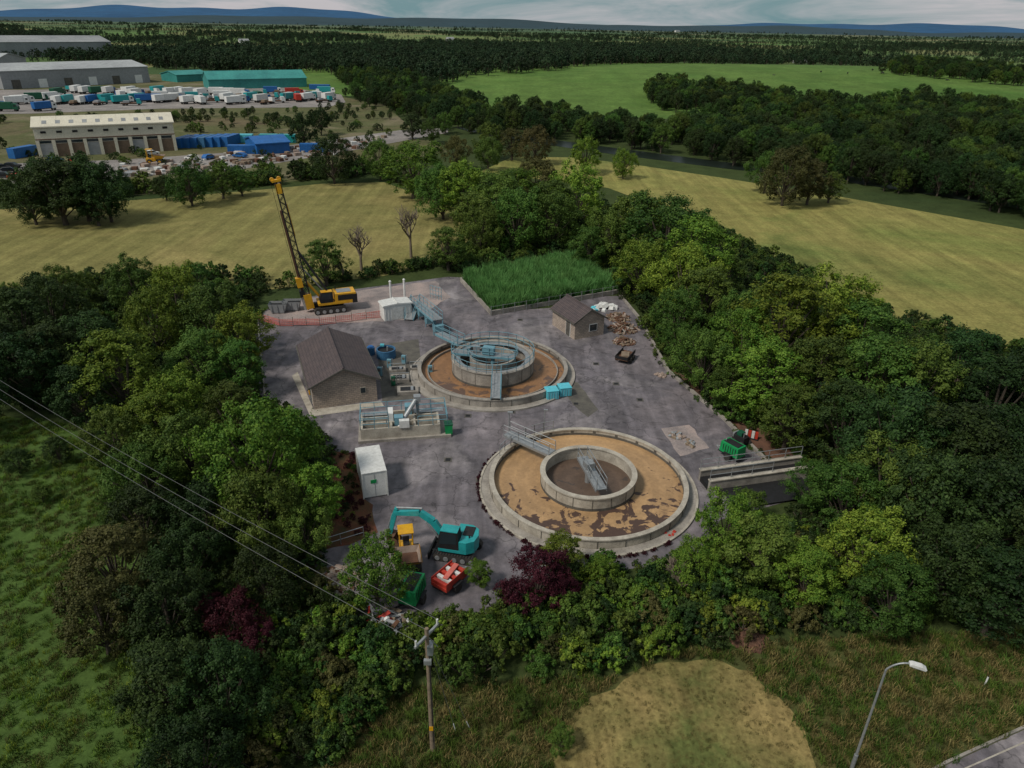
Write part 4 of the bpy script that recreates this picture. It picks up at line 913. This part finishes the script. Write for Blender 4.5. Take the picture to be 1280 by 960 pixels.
RBo=[(c_[0],c_[1]) for c_ in Pr]
for poly,dn,c,nm in U:
    p=polypts(poly,dn); p=outyard(p); p=p[~inpoly(p[:,0],p[:,1],RBo)]
    scatter(nm,p,rng.uniform(.4,1.2,len(p)),c)
E=[]
for idx in ((16,17,18,19,20,21,22,23,24),(25,26,27,28,29,0,1),(9,10,11,12)):
    for i0,i1 in zip(idx[:-1],idx[1:]):
        a_,c_=yardW[i0],yardW[i1%len(yardW)]; n=int(dist(a_,c_)/.45)
        for q in range(n):
            t=q/n; E.append((a_[0]+(c_[0]-a_[0])*t+random.gauss(0,.35),a_[1]+(c_[1]-a_[1])*t+random.gauss(0,.35),0))
scatter('weedy_yard_edge',np.array(E),rng.uniform(.08,.32,len(E)),cSH)
p=polypts([(-200,250),(0,256),(200,243),(400,226),(480,222),(480,214),(400,217),(200,234),(0,245),(-200,240)],.14); scatter('hedge',p,rng.uniform(1.0,2.2,len(p)),cSHd)
p=polypts([(838,466),(870,478),(1010,575),(1000,585),(905,524)],.35); scatter('weeds',p,rng.uniform(.15,.5,len(p)),cSHd)
p=polypts([(412,565),(446,568),(468,660),(440,678),(400,690)],1.2); scatter('red_weeds',p,rng.uniform(.12,.35,len(p)),cSR)
t_=rng.uniform(2.6,5.4,90); scatter('weeds',np.stack([cn[0]+10.05*np.cos(t_),cn[1]+10.05*np.sin(t_),t_*0],1),rng.uniform(.06,.2,90),cSR)
def wood(name,poly,dn,s0,s1,coll,hill=True):
    p=polypts(poly,dn,hill=hill); return scatter(name,p,rng.uniform(s0,s1,len(p)),coll)
wood('riverside_woodland',[(420,100),(470,95),(530,110),(600,135),(700,150),(800,165),(900,170),(1100,188),(1280,215),(1500,255),(1500,330),(1280,272),(1100,238),(900,205),(760,182),(640,172),(560,160),(500,140)],.024,.6,1.0,cMT)
wood('riverside_woodland',[(880,160),(1000,165),(1100,160),(1290,190),(1500,230),(1500,320),(1280,275),(1150,240),(1000,215),(900,200)],.014,.8,1.15,cMT)
wood('hillside_copse',[(808,118),(830,108),(900,116),(1000,128),(1110,146),(1100,156),(980,152),(860,145),(815,136)],.034,.6,.95,cMT)
wood('hillside_copse',[(1080,140),(1150,128),(1290,150),(1400,175),(1400,200),(1280,190),(1120,172)],.028,.7,1.0,cMT)
wood('hedgerow',[(430,120),(500,150),(560,170),(600,172),(560,150),(480,118)],.024,.5,.9,cMT)
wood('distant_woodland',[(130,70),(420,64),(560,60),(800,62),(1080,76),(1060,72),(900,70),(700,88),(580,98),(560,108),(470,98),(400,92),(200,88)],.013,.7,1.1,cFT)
wood('distant_woodland',[(1100,92),(1160,86),(1290,100),(1290,112),(1180,100)],.02,.6,1.0,cMT)
n=26000; y=700*np.exp(rng.uniform(0,1.95,n)); x=rng.uniform(-.85,.85,n)*y
def fn(x,y,f,s): return np.sin(x*f+s)*np.cos(y*f*1.3+s*2)+.6*np.sin(x*f*2.3+y*f*1.7+s)
k=(fn(x,y,.0035,1.)+.4*fn(x,y,.011,3.))>.55
hz=hillz(x,y); k&=~(hz>1.0)
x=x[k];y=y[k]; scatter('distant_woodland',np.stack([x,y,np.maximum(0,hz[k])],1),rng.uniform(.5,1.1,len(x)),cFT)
L=[];
for i in range(260):
    yy=620*math.exp(random.uniform(0,1.9)); xx=random.uniform(-.8,.8)*yy; a=random.choice([.2,.4,.1,-.1,1.7,1.9])+random.uniform(-.1,.1); ln=random.uniform(150,600)
    m_=int(ln/7)
    for q in range(m_):
        X_=xx+math.cos(a)*q*7; Y_=yy+math.sin(a)*q*7
        if hillz(X_,Y_)>1 or Y_<560: continue
        L.append((X_+random.uniform(-1.5,1.5),Y_+random.uniform(-1.5,1.5),0))
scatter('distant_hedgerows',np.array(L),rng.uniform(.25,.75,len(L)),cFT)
p=polypts([(-200,250),(420,215),(500,165),(430,150),(200,165),(-200,200)],.010); scatter('scrub_bushes',p,rng.uniform(.5,1.6,len(p)),cSHd)
p=polypts([(-60,155),(200,146),(380,138),(500,128),(520,145),(430,158),(300,156),(60,152),(-60,160)],.018); scatter('roadside_trees',p,rng.uniform(.2,.4,len(p)),cMT)
def blades(name,n,h,spread,w,leafk,lean=.25):
    fs=[];V=[];vs=[]
    for i in range(n):
        a=rng.uniform(0,6.28); r=spread*math.sqrt(rng.random()); x,y=r*math.cos(a),r*math.sin(a); hh=h*rng.uniform(.7,1.1); t=rng.uniform(0,6.28); lx,ly=rng.normal(0,lean,2)*hh
        dx,dy=math.cos(t)*w,math.sin(t)*w; o=len(vs)
        vs+=[(x-dx,y-dy,0),(x+dx,y+dy,0),(x+lx*.4+dx*.8,y+ly*.4+dy*.8,hh*.6),(x+lx*.4-dx*.8,y+ly*.4-dy*.8,hh*.6),(x+lx,y+ly,hh)]
        fs+=[(o,o+1,o+2,o+3),(o+3,o+2,o+4)]; q=rng.random(); V+=[q*.6,.4+q*.6]
    me=bpy.data.meshes.new(name); me.from_pydata(vs,[],fs); me.materials.append(M[leafk]); at=me.attributes.new('v','FLOAT','FACE'); at.data.foreach_set('value',np.array(V,dtype=np.float32)); return me
cRE=proto([blades('reed_a',60,2.7,.45,.055,'leaf_reed',.2),blades('reed_b',60,2.1,.45,.055,'leaf_reed',.25),blades('reed_c',60,2.5,.4,.05,'leaf_reed',.2)],'reed_clump')
c0=np.mean(np.array(Pr),axis=0); RBi=[(c0[0]+(q[0]-c0[0])*.97,c0[1]+(q[1]-c0[1])*.97) for q in Pr]
p=polypts(RBi,3.6,world=True); pn=.5+.5*np.sin(p[:,0]*1.9+np.sin(p[:,1]*.8)*2)*np.cos(p[:,1]*1.3); scatter('reed_bed',p,rng.uniform(.7,1.05,len(p))*(.85+.3*pn),cRE)
cGR=proto([blades('grass_a',40,.38,.3,.014,'leaf_straw',.4),blades('grass_b',40,.3,.3,.014,'leaf_olive',.4),blades('grass_c',40,.42,.3,.014,'leaf_mid',.4)],'grass_tuft')
cGS=proto([blades('straw_a',40,.3,.35,.012,'leaf_straw',.5),blades('straw_b',40,.3,.35,.012,'leaf_straw',.5),blades('straw_c',40,.3,.35,.012,'leaf_olive',.5)],'straw_tuft')
cGM=proto([blades('mgrass_a',40,.38,.4,.018,'leaf_mid',.5),blades('mgrass_b',40,.3,.4,.018,'leaf_olive',.5),blades('mgrass_c',40,.36,.4,.018,'leaf_light',.5)],'meadow_tuft')
p=polypts([(380,1040),(430,900),(500,860),(640,850),(760,850),(860,812),(1000,800),(1280,790),(1500,850),(1400,900),(1280,905),(1100,1000)],9)
arcW=[g(*q) for q in arc]; p=p[~inpoly(p[:,0],p[:,1],arcW)]; scatter('rough_grass',p,rng.uniform(.6,1.5,len(p)),cGR)
p=polypts([(-200,500),(0,520),(90,530),(130,600),(150,700),(160,820),(180,1020),(-300,1020)],4.0); scatter('meadow_grass',p,rng.uniform(.5,1.1,len(p)),cGM)
p=polypts(arc,10); scatter('cut_grass',p,rng.uniform(.2,.45,len(p)),cGS)
# cattle
def cow(k1):
    b=MB(); R=lambda a,c,r0,r1,k=k1,n=10: b.cyl(a,c,r0,k,r1=r1,n=n)
    R((-.9,0,1.05),(-.3,0,1.0),.30,.38); R((-.3,0,1.0),(.5,0,1.02),.38,.36); R((.5,0,1.02),(.85,0,1.12),.36,.22); R((.85,0,1.1),(1.3,0,.75),.2,.13); R((1.25,0,.8),(1.55,0,.45),.13,.09)
    for s in (-1,1):
        R((.5,s*.18,.9),(.5,s*.18,.45),.12,.07); R((.5,s*.18,.45),(.52,s*.18,0),.065,.05); R((-.75,s*.18,1.0),(-.65,s*.18,.6),.17,.09); R((-.65,s*.18,.6),(-.78,s*.18,.42),.09,.06); R((-.78,s*.18,.42),(-.74,s*.18,0),.06,.05)
        R((1.25,s*.08,.88),(1.2,s*.25,.92),.04,.02)
    R((-.95,0,1.2),(-1.0,0,.5),.04,.02); return b
cw=cow('black').build('cow',None,(0,0,0)); cmesh=cw.data; bpy.data.objects.remove(cw)
for i in range(16):
    x,y,z=gh(random.uniform(960,1240),random.uniform(88,120)); o=bpy.data.objects.new('cow',cmesh); scene.collection.objects.link(o); o.location=(x,y,z); o.rotation_euler=(0,0,random.uniform(0,6.28))
# ---------------- distant hills ----------------
mm('hill_haze_blue',(.018,.09,.20),(.012,.065,.15),scale=.001,rough=1)  # aerial haze painted into the hill colour as blue
mm('hill_haze_green',(.02,.05,.065),(.014,.038,.048),scale=.002,rough=1)  # nearer ridges, green with a weaker painted haze tint
def ridge(name,dst,az0,az1,hh,k,seed,zb=0):
    b=MB(); n=120; vs=[]
    for i in range(n):
        t=i/(n-1); az=math.radians(az0+(az1-az0)*t); env=math.sin(math.pi*t)**.6
        z=hh*env*(.62+.22*math.sin(t*9+seed)+.12*math.sin(t*23+seed*2)+.05*math.sin(t*61+seed))
        for d,f in ((dst*.85,0),(dst,1),(dst*1.2,.0)): vs.append((math.sin(az)*d,math.cos(az)*d,z*f-.5))
    fs=[]
    for i in range(n-1):
        for q in (0,1): a=3*i+q; fs.append((a,a+3,a+4,a+1))
    b.add(vs,fs,k); o=b.build(name)
    for p_ in o.data.polygons: p_.use_smooth=True
ridge('distant_hills',11000,-52,-3,215,'hill_haze_blue',1.2)
ridge('distant_hills',9000,5,50,100,'hill_haze_blue',4.2)
ridge('distant_hills',6500,-50,20,70,'hill_haze_green',2.2)
ridge('distant_hills',6000,0,55,60,'hill_haze_green',6.2)
# ---------------- light ----------------
EL,AZ=50,235
w=bpy.data.worlds.new('World'); scene.world=w; w.use_nodes=True; nt=w.node_tree; bg=nt.nodes['Background']
sk=nt.nodes.new('ShaderNodeTexSky'); sk.sky_type='NISHITA'; sk.sun_disc=False; sk.sun_elevation=math.radians(EL); sk.sun_rotation=math.radians(AZ); sk.air_density=1.2; sk.dust_density=2
tc=nt.nodes.new('ShaderNodeTexCoord'); mp=nt.nodes.new('ShaderNodeMapping'); mp.inputs['Scale'].default_value=(1,1,7); nt.links.new(tc.outputs['Generated'],mp.inputs[0])
f=noise(nt,3,6,.65,mp.outputs[0],.6)
cl=ramp(nt,f,[(.38,(2.2,3.8,4.2)),(.62,(7.2,6.9,7.2))])
nt.links.new(mix(nt,.86,sk.outputs[0],cl),bg.inputs['Color']); bg.inputs['Strength'].default_value=.078
s=bpy.data.lights.new('sun','SUN'); s.energy=2.8; s.angle=math.radians(10); s.color=(1,.94,.84)
so=bpy.data.objects.new('sun',s); scene.collection.objects.link(so)
az=math.radians(AZ); d=Vector((math.sin(az)*math.cos(math.radians(EL)),math.cos(az)*math.cos(math.radians(EL)),math.sin(math.radians(EL))))
so.rotation_euler=d.to_track_quat('Z','Y').to_euler()
scene.view_settings.view_transform='Standard'; scene.view_settings.look='None'; scene.view_settings.exposure=0
print('objects',len(bpy.data.objects))
